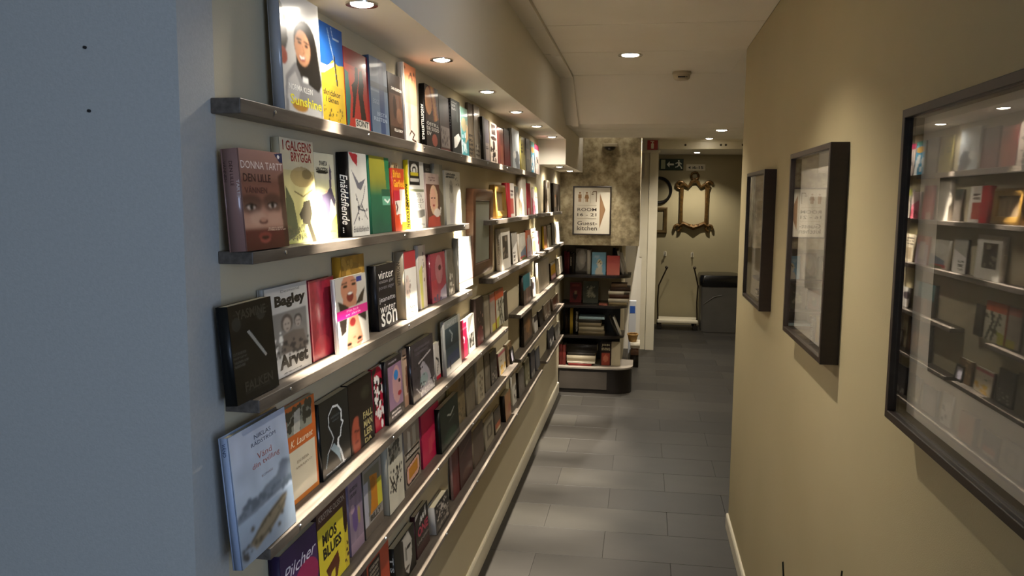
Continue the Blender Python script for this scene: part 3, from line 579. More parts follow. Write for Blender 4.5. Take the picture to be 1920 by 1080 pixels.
b(2, 1046, 1051, 346, 1.2, 'black paperback beside the papered pier', '#241c16', [('n', .4, 6)], [], [], '#3a2f26')

# ------------------------------------------------------------------ third ledge
b(3, 446, 524, 563, 2.0, 'black embossed paperback with silver feather', '#0c0d0b', [('n', .3, 6), ('rows', 1, .1, .08, .95, .12, '#23241f'), ('e', .15, .2, .1, .07, '#2a2b28'), ('e', .72, .16, .1, .06, '#2e2f2a'), ('p', [(.36, .3), (.42, .29), (.78, .6), (.74, .62)], '#8d8c84'), ('rows', 4, .02, .47, .35, .64, '#3a3a36'), ('rows', 2, .2, .8, .85, .94, '#22221f')],
    [('YASMINE', .15, .06, .7, .1, '#262722', .02), ('FALKEN', .2, .8, .66, .1, '#24241f', .02)], [], '#0d0e0c', L=.012, out=.016)
b(3, 508, 585, 533, 1.4, 'grey-white paperback with heavy black lettering', '#bdbab2', [('r', .12, .29, .95, .76, '#7d7a74'), ('n', .1, 8), ('e', .45, .42, .14, .1, '#5a4f48'), ('e', .45, .44, .09, .08, '#a59a8e'), ('e', .42, .43, .02, .01, '#3a332e'), ('e', .49, .43, .02, .01, '#3a332e'), ('e', .455, .485, .03, .008, '#5a463e'), ('e', .72, .42, .1, .07, '#4a433e'), ('e', .72, .44, .07, .06, '#a0968c'), ('e', .695, .43, .018, .009, '#3a332e'), ('e', .75, .43, .018, .009, '#3a332e'), ('e', .72, .475, .025, .008, '#5a463e'), ('p', [(.3, .76), (.32, .55), (.6, .52), (.85, .55), (.92, .76)], '#6a6058'), ('s', 40, '#3a3733', .025, .1, .62, .95, .78), ('s', 14, '#dcdad2', .025, .0, .5, .35, .75), ('b', 3), ('rows', 1, .3, .96, .9, .98, '#6a6862')],
    [('Bagley', .2, .1, .74, .155, '#14120f', .05), ('Arvet', .22, .755, .7, .165, '#14120f', .05), ('Desmond', .35, .045, .45, .03, '#5a5852')], [], '#a5a29a', hard=True, name='hardback_book')
b(3, 588, 634, 521, 1.3, 'glossy crimson cloth-textured book', '#a82a3c', [('n', .25, 12), ('n', .2, 20), ('e', .4, .85, .3, .14, '#c03a44', .6), ('r', .0, .0, .05, 1, '#c96a6c')], [], [], '#8d2434', gloss=True, hard=True, name='hardback_book')
b(3, 637, 693, 516, 1.0, 'white book with shouting woman mirrored upside down', '#c9c2b6', [('e', .42, .17, .26, .2, '#c58466'), ('r', .2, .3, .64, .42, '#c58466'), ('e', .3, .13, .07, .02, K_), ('e', .58, .12, .07, .02, K_), ('l', [(.2, .09), (.36, .08)], .015, '#5a3a2c'), ('l', [(.5, .07), (.66, .07)], .015, '#5a3a2c'), ('e', .44, .28, .11, .075, '#7a1f22'), ('e', .44, .235, .08, .015, '#efe8dd'), ('p', [(.05, .3), (.28, .38), (.4, .44), (.1, .46)], '#2a201c'), ('p', [(.6, .42), (.75, .3), (.95, .2), (.85, .4)], '#2a201c'),
    ('p', [(.05, .56), (.3, .56), (.25, .74), (.1, .78)], '#2a201c'), ('p', [(.62, .56), (.95, .54), (.92, .7), (.75, .62)], '#2a201c'), ('p', [(.35, .56), (.65, .56), (.78, .9), (.7, 1), (.25, 1), (.25, .88)], '#c58466'), ('e', .47, .64, .1, .06, '#7a1f22'), ('rows', 3, .36, .7, .66, .82, '#b98a70'), ('e', .32, .93, .08, .025, K_), ('e', .66, .9, .08, .025, K_), ('l', [(.24, .975), (.4, .98)], .016, '#5a3a2c'), ('l', [(.58, .955), (.76, .95)], .016, '#5a3a2c'), ('e', .5, .86, .05, .012, '#8a5340'), ('b', 2), ('r', 0, .44, 1, .56, '#e2218c'), ('r', .68, .03, .86, .1, '#27348c')],
    [('Min bok', .3, .455, .4, .03, '#f5b8da'), ('av skrik', .26, .5, .5, .035, '#f5b8da')], [], '#e8e2d8', L=.024, out=.012, gloss=True)
b(3, 648, 690, 478, 2.0, 'tall ochre book behind the shouting woman cover', '#9c7428', [('n', .3, 7), ('e', .5, .2, .35, .12, '#8a6a2c', .7), ('s', 18, '#b08a3c', .05, .05, .05, .95, .4)], [], [], '#c08a2a')
b(3, 712, 746, 494, 2.2, 'black paperback with large white stacked lettering', '#1c191b', [('n', .1, 5)], [('vinter', .1, .1, .8, .12, W_, .0), ('ostan gar', .12, .245, .78, .06, '#8d8a8c'), ('poven sager', .1, .34, .82, .06, '#77747a'), ('jeanette', .08, .5, .84, .1, '#c8c6c6'), ('winter', .1, .62, .82, .13, W_), ('son', .12, .75, .86, .21, W_, .01)], [], '#131113')
b(3, 763, 784, 470, 3.0, 'white book with red top and beige spine', '#ece6da', [('r', 0, .0, 1, .26, '#a8353a'), ('n', .06, 4), ('e', .2, .55, .2, .2, '#d8b09c', .6), ('s', 10, '#b5a294', .04, .1, .4, .5, .7)], [('NEK', .3, .82, .5, .05, '#4a4238'), ('KONSA', .2, .9, .7, .05, '#4a4238')], [('NOVELLER', .15, .5, '#4a3c2c', .3, .3)], '#9c8c72', hard=True, name='hardback_book')
b(3, 789, 802, 459, 1.2, 'cream paperback with yellow streak', '#ddd2c4', [('p', [(.0, .4), (.5, .3), (.5, 1), (.2, 1)], '#d3cf4a', .8), ('s', 8, '#4a4034', .04, .5, .1, .8, .9), ('n', .1, 5), ('r', .7, .0, 1, 1, '#c8a89c', .5)], [], [], '#d5cabb')
b(3, 811, 838, 473, 1.4, 'crimson-pink paperback with woman in profile', '#a83a50', [('e', .55, .35, .25, .3, '#c88a90', .7), ('e', .6, .32, .1, .06, '#5a1f2c'), ('r', .0, .55, .4, .9, '#c23a4a', .7), ('p', [(.6, .8), (1, .7), (1, 1), (.5, 1)], '#a89cb4'), ('n', .2, 7), ('s', 8, '#4a4a6a', .04, .1, .88, .6, .98)], [], [], '#6f2434', gloss=True)
b(3, 842, 853, 466, 1.4, 'grey paperback with silver sparkle', '#7d776c', [('n', .35, 7), ('s', 12, '#e8e4da', .06, .1, .5, .9, .95)], [], [], '#8d877c')
b(3, 862, 887, 444, 1.8, 'large white book with thin red line', '#e6e4dc', [('r', 0, .0, 1, .2, '#cfcdc4'), ('r', .1, .1, .8, .14, '#a5a39a'), ('r', 0, .84, 1, .865, '#c87a6a')], [], [], '#9d9a8e', hard=True, name='hardback_book')
b(3, 941, 958, 428, 2.4, 'white book with spine title and dark photograph', '#dcd6ca', [('r', .15, .18, .75, .75, '#4a4238'), ('r', .22, .22, .68, .7, '#3a332b'), ('s', 8, '#8a7d6c', .06, .25, .25, .65, .68)], [], [('HERR ARVIDSSON', .2, .85, '#8a8072', .3, .4)], '#d8d0c2', hard=True, name='hardback_book')
b(3, 962, 971, 435, 1.2, 'white book with slanting light grey top', '#e4e1da', [('p', [(0, 0), (1, 0), (1, .3), (0, .55)], '#a8a49a'), ('rows', 3, .1, .6, .8, .95, '#5a564e')], [], [], '#5a544a')
b(3, 975, 987, 437, 1.4, 'cream paperback with blue and red shore', '#cfc8ba', [('e', .5, .3, .4, .2, '#ddd8cc'), ('p', [(.2, .7), (1, .5), (1, .9), (.2, .9)], '#6a7888'), ('r', .1, .85, .8, .95, '#b03a44'), ('r', .3, .92, 1, 1, '#5a6a3a'), ('n', .1, 5)], [], [], '#d6cfc2')
b(3, 989, 997, 431, 1.2, 'orange and lilac paperback', '#c0623c', [('r', 0, .3, 1, 1, '#b8a4b0'), ('r', .3, .2, .7, .8, '#d8ccc4'), ('n', .2, 6)], [], [], '#b5542c')
b(3, 999, 1006, 428, 1.2, 'beige paperback with dark title bands', '#b8ac94', [('rows', 3, .1, .1, .9, .4, '#3f3426'), ('r', .2, .5, .8, .9, '#8f7f64')], [], [], '#8d8068')
b(3, 1007, 1012, 433, 1.2, 'white and pink paperback with slanted script', '#e8dcdc', [('p', [(.3, 0), (1, .0), (1, 1), (.6, 1)], '#d8aeb8'), ('s', 7, '#8a2f3a', .08, .5, .1, .9, .8)], [], [], '#e8e2dc')
b(3, 1021, 1026, 424, 1.4, 'rust-coloured book with yellow spine', '#8f5a34', [('n', .2, 5)], [], [], '#d8b430')
b(3, 1028, 1034, 422, 1.8, 'tall taupe book', '#97907c', [('n', .1, 4), ('r', .1, .05, .9, .12, '#6a6353')], [], [], '#8a8270')
b(3, 1036, 1041, 418, 1.4, 'dark brown book beside the tall taupe book', '#2f261c', [('n', .2, 4)], [], [], '#41352a')
b(3, 1044, 1051, 416, 1.2, 'white glossy book by the papered pier', '#e6e2d8', [('r', .7, 0, 1, 1, '#8f897c'), ('n', .06, 4)], [], [], '#dcd8ce')

# ------------------------------------------------------------------ fourth ledge
b(4, 456, 556, 782, 1.7, 'large pale blue hardback with rowing boat painting', '#a7b3c2', [('g', 0, .55, '#b4bccb', '#a8b6c4'), ('n', .08, 6), ('p', [(0, .62), (.1, .58), (.3, .6), (.5, .52), (.72, .5), (.85, .4), (1, .44), (1, .62), (0, .68)], '#6f7a86'), ('s', 40, '#55606c', .03, .0, .55, 1, .64), ('r', .78, .42, .95, .56, '#667080', .7), ('g', .66, 1, '#93a3b4', '#7d8894'), ('n', .12, 9), ('p', [(.15, .86), (.4, .76), (.8, .68), (.88, .7), (.8, .8), (.55, .88), (.25, .94)], '#7a705c'), ('l', [(.18, .86), (.45, .77), (.86, .69)], .012, '#3f3d38'), ('l', [(.3, .9), (.6, .84), (.84, .74)], .012, '#4a463c'), ('s', 12, '#4a4438', .025, .2, .76, .85, .9), ('s', 10, '#3d3a36', .02, .04, .86, .2, .95), ('b', 5)],
    [('NIKLAS', .4, .085, .3, .035, '#3f4658', .0), ('RÅDSTRÖM', .34, .13, .44, .04, '#3f4658', .0), ('Vänd', .42, .235, .26, .05, '#9c5a50', .0), ('din tvilling', .32, .3, .5, .055, '#9c5a50', .0), ('ROMAN', .46, .42, .2, .02, '#8a7a7c')], [('VÄND', .04, .14, '#3f4a60', .3, .4)], '#9aa6bb', L=.022, out=.022, hard=True, name='hardback_book')
b(4, 545, 599, 748, 1.3, 'orange-bordered cream paperback with old photograph', '#d8ccae', [('r', 0, 0, 1, .46, '#c9652a'), ('r', .05, .05, .88, .3, '#8a8a7a'), ('s', 40, '#3a3a30', .05, .05, .05, .88, .28), ('p', [(.3, .08), (.5, .06), (.45, .3), (.25, .3)], '#cfcbbb', .7), ('r', .94, 0, 1, 1, '#c9652a'), ('r', 0, .95, 1, 1, '#d07a2c'), ('n', .05, 6)],
    [('K. Laurent', .12, .35, .76, .07, '#efd9b4', .01, .3), ('EN RESA', .3, .58, .4, .03, '#8a7450'), ('SARAJEVO', .25, .64, .55, .03, '#8a7450')], [], '#c9652a', gloss=True)
b(4, 607, 659, 738, 1.8, 'black book with white chalk outline of a head', '#15191b', [('l', [(.45, .14), (.3, .22), (.28, .36), (.36, .46), (.42, .55), (.34, .62), (.2, .7)], .014, '#b9bfc0'), ('l', [(.45, .14), (.62, .16), (.74, .26), (.72, .38), (.78, .42), (.7, .48), (.66, .58), (.58, .6)], .02, '#d5dadb'), ('l', [(.58, .6), (.55, .68), (.64, .78), (.72, .95)], .03, '#e8ecec'), ('p', [(.3, .66), (.42, .62), (.6, .74), (.64, .95), (.5, .8)], '#8fa3ac'), ('l', [(.2, .72), (.12, .86)], .015, '#8fa3ac'), ('rows', 1, .1, .94, .95, .97, '#b9bfc0'), ('n', .15, 6)],
    [('ANDERSSON', .36, .26, .32, .03, '#5d6668'), ('VÄRLD', .4, .31, .24, .03, '#5d6668')], [], '#0d0f10', gloss=True)
b(4, 660, 703, 706, 1.6, 'black book with reddish face and gold capitals', '#1a1310', [('e', .25, .78, .2, .28, '#9c4a36'), ('e', .2, .7, .05, .015, K_), ('e', .24, .86, .08, .02, '#6a2420'), ('p', [(.35, .4), (.5, .5), (.45, 1), (.38, 1)], '#1a1310'), ('e', .3, .72, .06, .015, '#2a120e'), ('l', [(.22, .74), (.2, .82)], .02, '#7a3426'), ('e', .7, .25, .2, .1, '#2c2a1f'), ('b', 4)],
    [('FALL', .55, .52, .4, .1, '#b0a46c', .03), ('MAN', .55, .65, .38, .1, '#b0a46c', .03), ('LER', .55, .78, .36, .1, '#b0a46c', .03), ('DA', .56, .91, .3, .07, '#b0a46c', .03)], [], '#120d0b')
b(4, 705, 727, 683, 1.0, 'crimson paperback strewn with white letter shapes', '#a81832', [('p', [(.5, 0), (1, 0), (1, .2), (.6, .02)], '#d8d4cc'), ('p', [(0, .03), (.3, 0), (.3, .05), (0, .16)], '#3a3228'), ('p', [(0, .16), (.2, .12), (.15, .7), (.0, .75)], '#1f1a16'), ('s', 34, '#e2ded6', .07, .1, .14, .95, .95), ('s', 14, '#201813', .06, .1, .2, .95, .85)], [], [], '#7d1228')
b(4, 730, 758, 667, 1.6, 'mauve paperback with face wearing a blue flower', '#2a2426', [('r', .1, .12, .98, .8, '#8f6f88'), ('e', .62, .45, .28, .3, '#b98d8c'), ('e', .8, .42, .07, .03, '#3a2830'), ('e', .78, .62, .12, .04, '#a2323a'), ('e', .6, .3, .14, .08, '#2f7fc0'), ('n', .1, 6), ('rows', 2, .2, .83, .9, .95, '#c8c0c0'), ('rows', 1, .15, .03, .8, .09, '#8a8084')], [], [], '#181416', L=.006)
b(4, 760, 773, 650, 1.0, 'beige book with brown figures', '#b89c84', [('rows', 2, .05, .08, .9, .2, '#3a2c22'), ('e', .45, .55, .15, .25, '#6f4a38'), ('e', .75, .6, .12, .2, '#7d5844'), ('g', .8, 1, '#a58066', '#9c7860'), ('n', .15, 5)], [], [], '#a08a74')
b(4, 776, 816, 634, 1.8, 'dark speckled paperback with silvery pillar', '#3a343a', [('n', .3, 9), ('p', [(.35, .45), (.5, .38), (.75, .6), (.95, 1), (.35, 1)], '#a39da6'), ('e', .5, .72, .18, .12, '#7d9c98', .7), ('s', 60, '#c8c6c4', .02, .3, .8, 1, 1), ('s', 60, '#1c181c', .025), ('l', [(.3, .38), (.85, .28)], .025, '#b5aeb0'), ('l', [(.3, .9), (.15, .78)], .012, '#d8d4d4'), ('rows', 2, .15, .08, .9, .24, '#57505a')], [], [], '#1d191c', L=.006, gloss=True)
b(4, 819, 827, 640, 1.0, 'white paperback with red foot, partly hidden', '#cfc8c0', [('r', 0, .9, 1, 1, '#c22a3a'), ('l', [(.2, .4), (.7, .5), (.3, .8)], .06, '#2a2626')], [], [], '#bdb6ae')
b(4, 838, 866, 594, 1.4, 'pale-bordered dark blue seascape book leaning out', '#cfcdc4', [('r', .02, .05, .88, .86, '#3a4a52'), ('g', .1, .5, '#51626a', '#2a353a'), ('r', .0, .0, 1, .14, '#a4aaa8'), ('l', [(.3, .2), (.45, .3), (.4, .42)], .03, '#a8b4b8'), ('p', [(.1, .66), (.88, .62), (.88, .8), (.1, .88)], '#33406a', .6), ('r', .88, 0, 1, 1, '#d8d5cc'), ('r', .0, .87, 1, 1, '#d5d2c8'), ('r', .25, .76, .3, .92, '#1a1a18')], [('HAVET', .15, .04, .6, .08, '#d8dad8')], [], '#b9b8b0', L=.016, hard=True, name='hardback_book')
b(4, 866, 878, 598, 1.0, 'bright crimson paperback with white squiggle', '#c01a44', [('n', .1, 5), ('r', .55, .0, .95, .1, '#d8c4c4'), ('r', .0, .22, 1, .27, '#d0566f'), ('l', [(.4, .45), (.6, .5), (.5, .6)], .04, '#e0b4c0')], [], [], '#a01838', L=.008)
b(4, 880, 892, 588, 1.0, 'white book with dark framed picture', '#dedbd2', [('r', .1, .5, .8, .86, '#3f3a34'), ('s', 8, '#a8a49a', .07, .15, .52, .75, .84), ('p', [(0, .05), (.9, .0), (.2, .4), (0, .45)], '#8d897e')], [], [], '#c8c5bb', L=.008)
b(4, 895, 908, 556, 2.0, 'tall dark brown book with red glow', '#3a2a24', [('e', .5, .85, .4, .25, '#8a2f34', .6), ('n', .25, 6), ('s', 6, '#a88a7a', .04)], [], [], '#4a3a32')
b(4, 910, 919, 553, 1.4, 'grey-beige book beside the orange-topped cover', '#8d8474', [('n', .15, 5), ('r', .1, .1, .9, .25, '#a39a8a')], [], [], '#7a7264')
b(4, 921, 930, 548, 1.2, 'salmon and grey paperback', '#a0968a', [('r', 0, .03, 1, .22, '#b06a5c'), ('n', .2, 6), ('r', .3, .8, 1, 1, '#b9b03c')], [], [], '#8a8076')
b(4, 932, 946, 541, 1.4, 'orange-topped paperback with white and black jungle print', '#cfcbb8', [('r', 0, 0, 1, .24, '#c9562a'), ('n', .15, 8), ('l', [(.3, .3), (.45, .6), (.6, .95)], .06, '#2a2a1c'), ('l', [(.7, .28), (.6, .5), (.85, .95)], .06, '#2a2a1c'), ('s', 14, '#3a3c28', .06, .1, .3, 1, .95), ('p', [(0, .75), (.35, .7), (.3, 1), (0, 1)], '#b9b83a')], [], [], '#b9542c', gloss=True)
b(4, 948, 953, 545, 1.4, 'dark grained book at the ledge end', '#3a3226', [('n', .4, 7)], [], [], '#55493a')
b(4, 983, 997, 512, 2.0, 'teal-topped book with brown pillars', '#5a4a40', [('r', 0, 0, 1, .5, '#3f7f88'), ('r', .3, .5, .5, 1, '#8a6f62'), ('r', .6, .5, .8, 1, '#7a5f54'), ('r', .8, .0, 1, .5, '#c8d0d0')], [], [], '#2a221c')
b(4, 999, 1005, 520, 1.2, 'white and dark slim book behind the large beige one', '#c8c2ba', [('e', .3, .4, .4, .2, '#4a4044'), ('n', .2, 5)], [], [], '#4a3f38')
b(4, 1010, 1030, 487, 1.4, 'large plain beige book', '#b5ab97', [('n', .08, 6), ('l', [(.2, .2), (.3, .8)], .02, '#a39983')], [], [], '#bcb3a0', L=.01, hard=True, name='hardback_book')
b(4, 1034, 1042, 491, 1.2, 'yellow paperback with pink foot', '#d3a422', [('r', 0, .0, 1, .15, '#c8bfae'), ('r', 0, .68, 1, 1, '#b9737c'), ('n', .1, 4), ('rows', 1, .2, .38, .8, .44, '#a8801a')], [], [], '#3a2a1c')
b(4, 1046, 1055, 482, 1.6, 'cream book with bright right edge', '#bdb4a2', [('r', .75, 0, 1, 1, '#e8e4d8'), ('n', .1, 5)], [], [], '#a89f8e')

# ------------------------------------------------------------------ fifth ledge
b(5, 536, 602, 1003, 2.2, 'purple paperback with red flower and silver script', '#3f2a55', [('g', 0, .5, '#34264a', '#4a2c5a'), ('e', .65, .55, .35, .22, '#a82a52', .8), ('e', .3, .7, .3, .2, '#8a2234', .8), ('n', .15, 6)], [('Pilcher', .06, .2, .9, .14, '#d8d4dc', .0, .35)], [], '#2a1d3a')
b(5, 603, 656, 932, 2.0, 'brown book with yellow panel and black capitals', '#4a2c24', [('r', 0, .2, .86, 1, '#dcc834'), ('r', .86, .45, 1, 1, '#d0b832'), ('e', .93, .42, .06, .14, '#2c1610'), ('p', [(.2, .75), (.62, .66), (.66, .8), (.56, .95), (.48, .95), (.5, .82), (.36, .84), (.3, 1), (.22, 1), (.26, .84)], '#5a2a18'), ('s', 6, '#3a1a10', .03, .86, .6, .98, .95)],
    [('KRISTINE OLSSON', .06, .06, .88, .075, '#b5a594', .01), ('MIOS', .14, .3, .48, .14, '#14110c', .04), ('BLUES', .14, .47, .62, .14, '#14110c', .04)], [], '#2c1a15')
b(5, 660, 684, 888, 1.2, 'mauve paperback with violet blossom', '#8a7786', [('n', .2, 6), ('e', .4, .55, .2, .18, '#5d4480', .8), ('e', .7, .55, .1, .12, '#a8963c', .7), ('rows', 2, .1, .1, .8, .26, '#4a4048'), ('g', .85, 1, '#a08894', '#8a7480'), ('e', .25, .4, .15, .06, '#c8a8b0', .7)], [], [], '#6f6070')
b(5, 687, 720, 864, 1.4, 'grey paperback with golden dog picture', '#8d877e', [('r', .05, .05, .9, .72, '#77725f'), ('p', [(.35, .15), (.75, .2), (.8, .7), (.3, .72), (.4, .45)], '#c07a22'), ('r', .72, .3, .98, .7, '#c9c03c'), ('e', .5, .3, .14, .1, '#a86a20'), ('p', [(.02, .2), (.25, .2), (.2, .85), (.02, .9)], '#a9a6ac'), ('r', 0, .84, 1, 1, '#6a5f52')], [('BILLY', .28, .735, .6, .08, '#2a2418', .04)], [], '#3a342e')
b(5, 732, 759, 806, 2.4, 'cream book with black scribbled drawing', '#c9c2ac', [('e', .45, .22, .35, .14, '#6a6454', .6), ('s', 50, '#4a453a', .03, .1, .1, .8, .35), ('l', [(.1, .52), (.3, .7), (.45, .78), (.55, .6), (.6, .48)], .03, '#2c2823'), ('l', [(.3, .56), (.45, .72), (.7, .55), (.8, .46)], .025, '#3a362f'), ('s', 24, '#3a362f', .03, .1, .45, .9, .75), ('n', .08, 6)], [], [], '#a59d88', hard=True, name='hardback_book')
b(5, 762, 790, 786, 1.2, 'brown paperback with orange framed label', '#8f8272', [('n', .2, 7), ('p', [(.25, .1), (.4, .15), (.4, .45), (.2, .45)], '#c8c0b0'), ('p', [(.55, .1), (.75, .1), (.75, .4), (.55, .42)], '#b5ac9a'), ('r', .05, .44, .95, .47, K_), ('r', .05, .54, .95, .57, K_), ('p', [(.1, .66), (.85, .6), (.95, .66), (.95, .88), (.8, .96), (.15, .98), (.05, .92), (.05, .72)], '#1c1712'), ('p', [(.14, .68), (.82, .63), (.9, .68), (.9, .86), (.78, .93), (.18, .955), (.1, .9), (.1, .74)], '#d0a08c'), ('p', [(.22, .72), (.8, .67), (.8, .86), (.22, .9)], '#b87a22')], [('Konsul', .15, .475, .7, .06, '#d8d2c4')], [], '#7a6e60')
b(5, 794, 826, 762, 1.2, 'bright crimson-pink book', '#b81f48', [('n', .08, 5), ('r', .35, .55, .55, .85, '#d0505c', .5), ('e', .6, .6, .15, .12, '#cf4e5c', .5)], [], [], '#8f1a38')
b(5, 829, 862, 748, 1.8, 'blackish green paperback tipped forward', '#16201a', [('n', .3, 5), ('l', [(.4, .3), (.55, .36), (.75, .26)], .03, '#8a8d84'), ('l', [(.45, .48), (.75, .42)], .012, '#5a6058'), ('e', .5, .8, .35, .15, '#1f3a2a', .8)], [], [], '#101612', L=.014)
b(5, 845, 873, 706, 1.0, 'olive-brown paperback behind the blackish green one', '#77684a', [('n', .3, 8), ('s', 30, '#4f452f', .04, .0, .2, 1, 1), ('r', 0, .05, .6, .3, '#8a6f34', .7)], [('ANNA LEO', .2, .2, .7, .06, '#4a402c')], [], '#8a7844')
b(5, 876, 891, 690, 1.4, 'taupe paperback beside the light leaning one', '#6f6656', [('n', .2, 5), ('rows', 2, .1, .1, .9, .25, '#8a8070')], [], [], '#5d5546')
b(5, 897, 909, 668, 1.4, 'light beige book with vertical script', '#a89f8a', [('s', 16, '#5a5140', .06, .35, .3, .75, .9), ('n', .1, 5)], [], [], '#b5ac98', L=.006)
b(5, 911, 920, 660, 1.2, 'grey-brown paperback with pale ghost print', '#6a6255', [('n', .25, 5), ('e', .4, .4, .3, .2, '#8d8576', .7)], [], [], '#5f574a')
b(5, 922, 933, 655, 1.2, 'dark grey paperback with pale specks', '#47423c', [('n', .25, 6), ('s', 8, '#b5aea0', .05, .2, .6, .9, .95)], [], [], '#3a342e')
b(5, 937, 949, 655, 1.4, 'pink-topped cream paperback with yellow flowers', '#c8bca6', [('r', 0, .05, 1, .16, '#b85a64'), ('s', 10, '#4a4034', .05, .1, .3, .5, .7), ('s', 10, '#c0962a', .09, .1, .68, .9, .98)], [], [], '#4a2820')
b(5, 952, 961, 640, 1.4, 'brown patterned book near the ledge end', '#7a6044', [('n', .35, 7), ('s', 8, '#b59a74', .08)], [], [], '#5d4830')
b(5, 983, 999, 577, 1.8, 'dark book with brown figure painting', '#3f342a', [('r', .1, .2, .9, .9, '#6a5240'), ('e', .5, .5, .25, .2, '#a07448', .8), ('n', .3, 7), ('s', 10, '#8a6a4a', .06, .1, .3, .9, .9)], [], [], '#2a211a')
b(5, 1003, 1009, 590, 1.4, 'white paperback with dark top between dark books', '#d2cdc4', [('r', 0, 0, 1, .35, '#463c38'), ('n', .1, 4)], [], [], '#a49c90')
b(5, 1013, 1019, 580, 1.4, 'brownish black paperback with slanted edge', '#2c241e', [('n', .3, 5)], [], [], '#231b16')
b(5, 1022, 1033, 566, 1.4, 'grey-brown marbled book', '#8a7c6c', [('n', .4, 8), ('s', 9, '#d8d0c2', .08, .1, .6, .9, 1), ('r', .5, .1, .7, .8, '#6a3f28', .7)], [], [], '#6f6254')
b(5, 1037, 1048, 560, 1.4, 'russet book with pale-specked foot', '#77604c', [('n', .35, 7), ('r', .2, .2, .5, .9, '#7a3f24', .7), ('s', 7, '#e0d8c8', .08, .2, .8, .9, 1)], [], [], '#5d4c3c', gloss=True)  # pale specks painted along the foot of the cover

# ------------------------------------------------------------------ lowest ledge
b(6, 690, 734, 1022, 1.4, 'orange-red book with dark label', '#b5482c', [('r', .15, .1, .62, .5, '#2a1c16'), ('rows', 4, .2, .14, .58, .4, '#b5a58c'), ('n', .08, 4), ('r', 0, 0, .1, 1, '#3a2018')], [], [], '#4a2a20')
b(6, 745, 781, 998, 1.8, 'black and white close-up face paperback', '#17140f', [('p', [(.35, .05), (.7, .02), (.85, .3), (.8, .7), (.6, .95), (.45, .8), (.4, .5)], '#b9b2a4'), ('e', .68, .36, .12, .04, '#1c1712'), ('e', .55, .78, .12, .03, '#4a4036'), ('p', [(.5, .3), (.56, .3), (.58, .62), (.5, .6)], '#6a6254', .7), ('p', [(.3, .02), (.42, .1), (.42, .9), (.3, 1)], '#2a241d'), ('n', .1, 6)], [], [('T S B F', .2, .9, '#c8c2b4', .2, .6, .03)], '#241f18')
b(6, 783, 806, 948, 1.4, 'black book with white script and crimson capitals', '#1b1414', [('p', [(.05, .02), (.4, .0), (.2, .08), (.0, .14)], '#d8d0c8'), ('l', [(.35, .3), (.45, .18), (.5, .28), (.6, .16), (.65, .26), (.8, .05), (.8, .26)], .03, '#d8d4cc'), ('r', .0, .78, 1, 1, '#3f2424')], [('ONE', .15, .36, .8, .22, '#a82444', .04), ('LINDGREN', .1, .66, .85, .06, '#a8a09a')], [], '#3a1a1c')
b(6, 820, 844, 930, 2.8, 'dark floral book with thick white spine', '#2a2724', [('n', .3, 7), ('s', 40, '#a8a098', .035, .1, .1, .9, .6), ('s', 14, '#7a7268', .05, .2, .6, .9, .9), ('e', .5, .3, .15, .06, '#c8c0b8', .7)], [], [], '#b5b0a8', hard=True, name='hardback_book')
b(6, 851, 862, 842, 1.0, 'slim dark red book', '#5f1c20', [('n', .2, 5), ('r', .0, .5, .5, .9, '#742a2c', .6)], [], [], '#a88a80')
b(6, 864, 887, 815, 1.2, 'oxblood book with faint slanted title', '#3f1c1b', [('n', .25, 6), ('l', [(.1, .3), (.8, .18)], .02, '#6f4a44'), ('e', .5, .8, .3, .12, '#5d4038', .7)], [], [], '#5a2522')
b(6, 890, 908, 794, 1.4, 'dull brown paperback', '#55463a', [('n', .2, 6), ('r', .1, .15, .9, .9, '#4c3f34', .7)], [], [], '#8a7c68')
b(6, 911, 927, 778, 1.4, 'grey book with oval framed picture', '#8d8676', [('r', .25, .25, .8, .75, '#5a5244'), ('e', .52, .5, .16, .2, '#8a8270'), ('n', .15, 5)], [], [], '#7d7666')
b(6, 929, 940, 762, 1.2, 'dark paperback with orange lower corner', '#4a4238', [('r', .1, .6, .9, .85, '#b0603c'), ('r', .1, .85, .9, .95, '#c8bda4'), ('n', .2, 6)], [], [], '#3f372e')
b(6, 949, 959, 733, 2.4, 'orange-beige book with dark spine', '#a57c58', [('n', .15, 5), ('r', .5, .5, 1, .8, '#a8584a', .6)], [], [], '#1d1612')
b(6, 962, 969, 700, 1.0, 'white scalloped-top book', '#e2ded4', [('s', 6, '#4a463e', .08, .4, .4, .9, .9), ('n', .05, 4)], [], [], '#d2cec4')
b(6, 974, 984, 690, 1.6, 'dark-spined grey book below the tiny black frame', '#6a645e', [('n', .25, 6), ('e', .5, .5, .3, .25, '#7d7872')], [], [], '#241e1a')
b(6, 986, 994, 672, 1.2, 'olive-grey paperback', '#77745a', [('n', .25, 5), ('s', 5, '#c8c4ac', .1, .1, .6, .9, 1)], [], [], '#66634c')
b(6, 997, 1004, 655, 1.6, 'tall charcoal book with worn foot', '#45454a', [('n', .25, 5), ('s', 6, '#a8a49c', .12, .1, .85, .9, 1)], [], [], '#33343a')
b(6, 1006, 1013, 650, 1.6, 'charcoal book with bluish stripe', '#4f525a', [('n', .25, 5), ('r', .4, .1, .6, .9, '#7a7f88', .5)], [], [], '#3d4048')
b(6, 1031, 1039, 612, 1.4, 'dark slate book with white letters by the papered pier', '#4a4a50', [('n', .2, 5), ('s', 7, '#e2e0da', .1, .2, .6, .9, .85)], [], [], '#5d5a5c')
b(6, 1042, 1050, 606, 1.6, 'grey book beside the black bookcase', '#77736c', [('n', .2, 5), ('r', .6, 0, 1, 1, '#9a968c')], [], [], '#3f3b36')
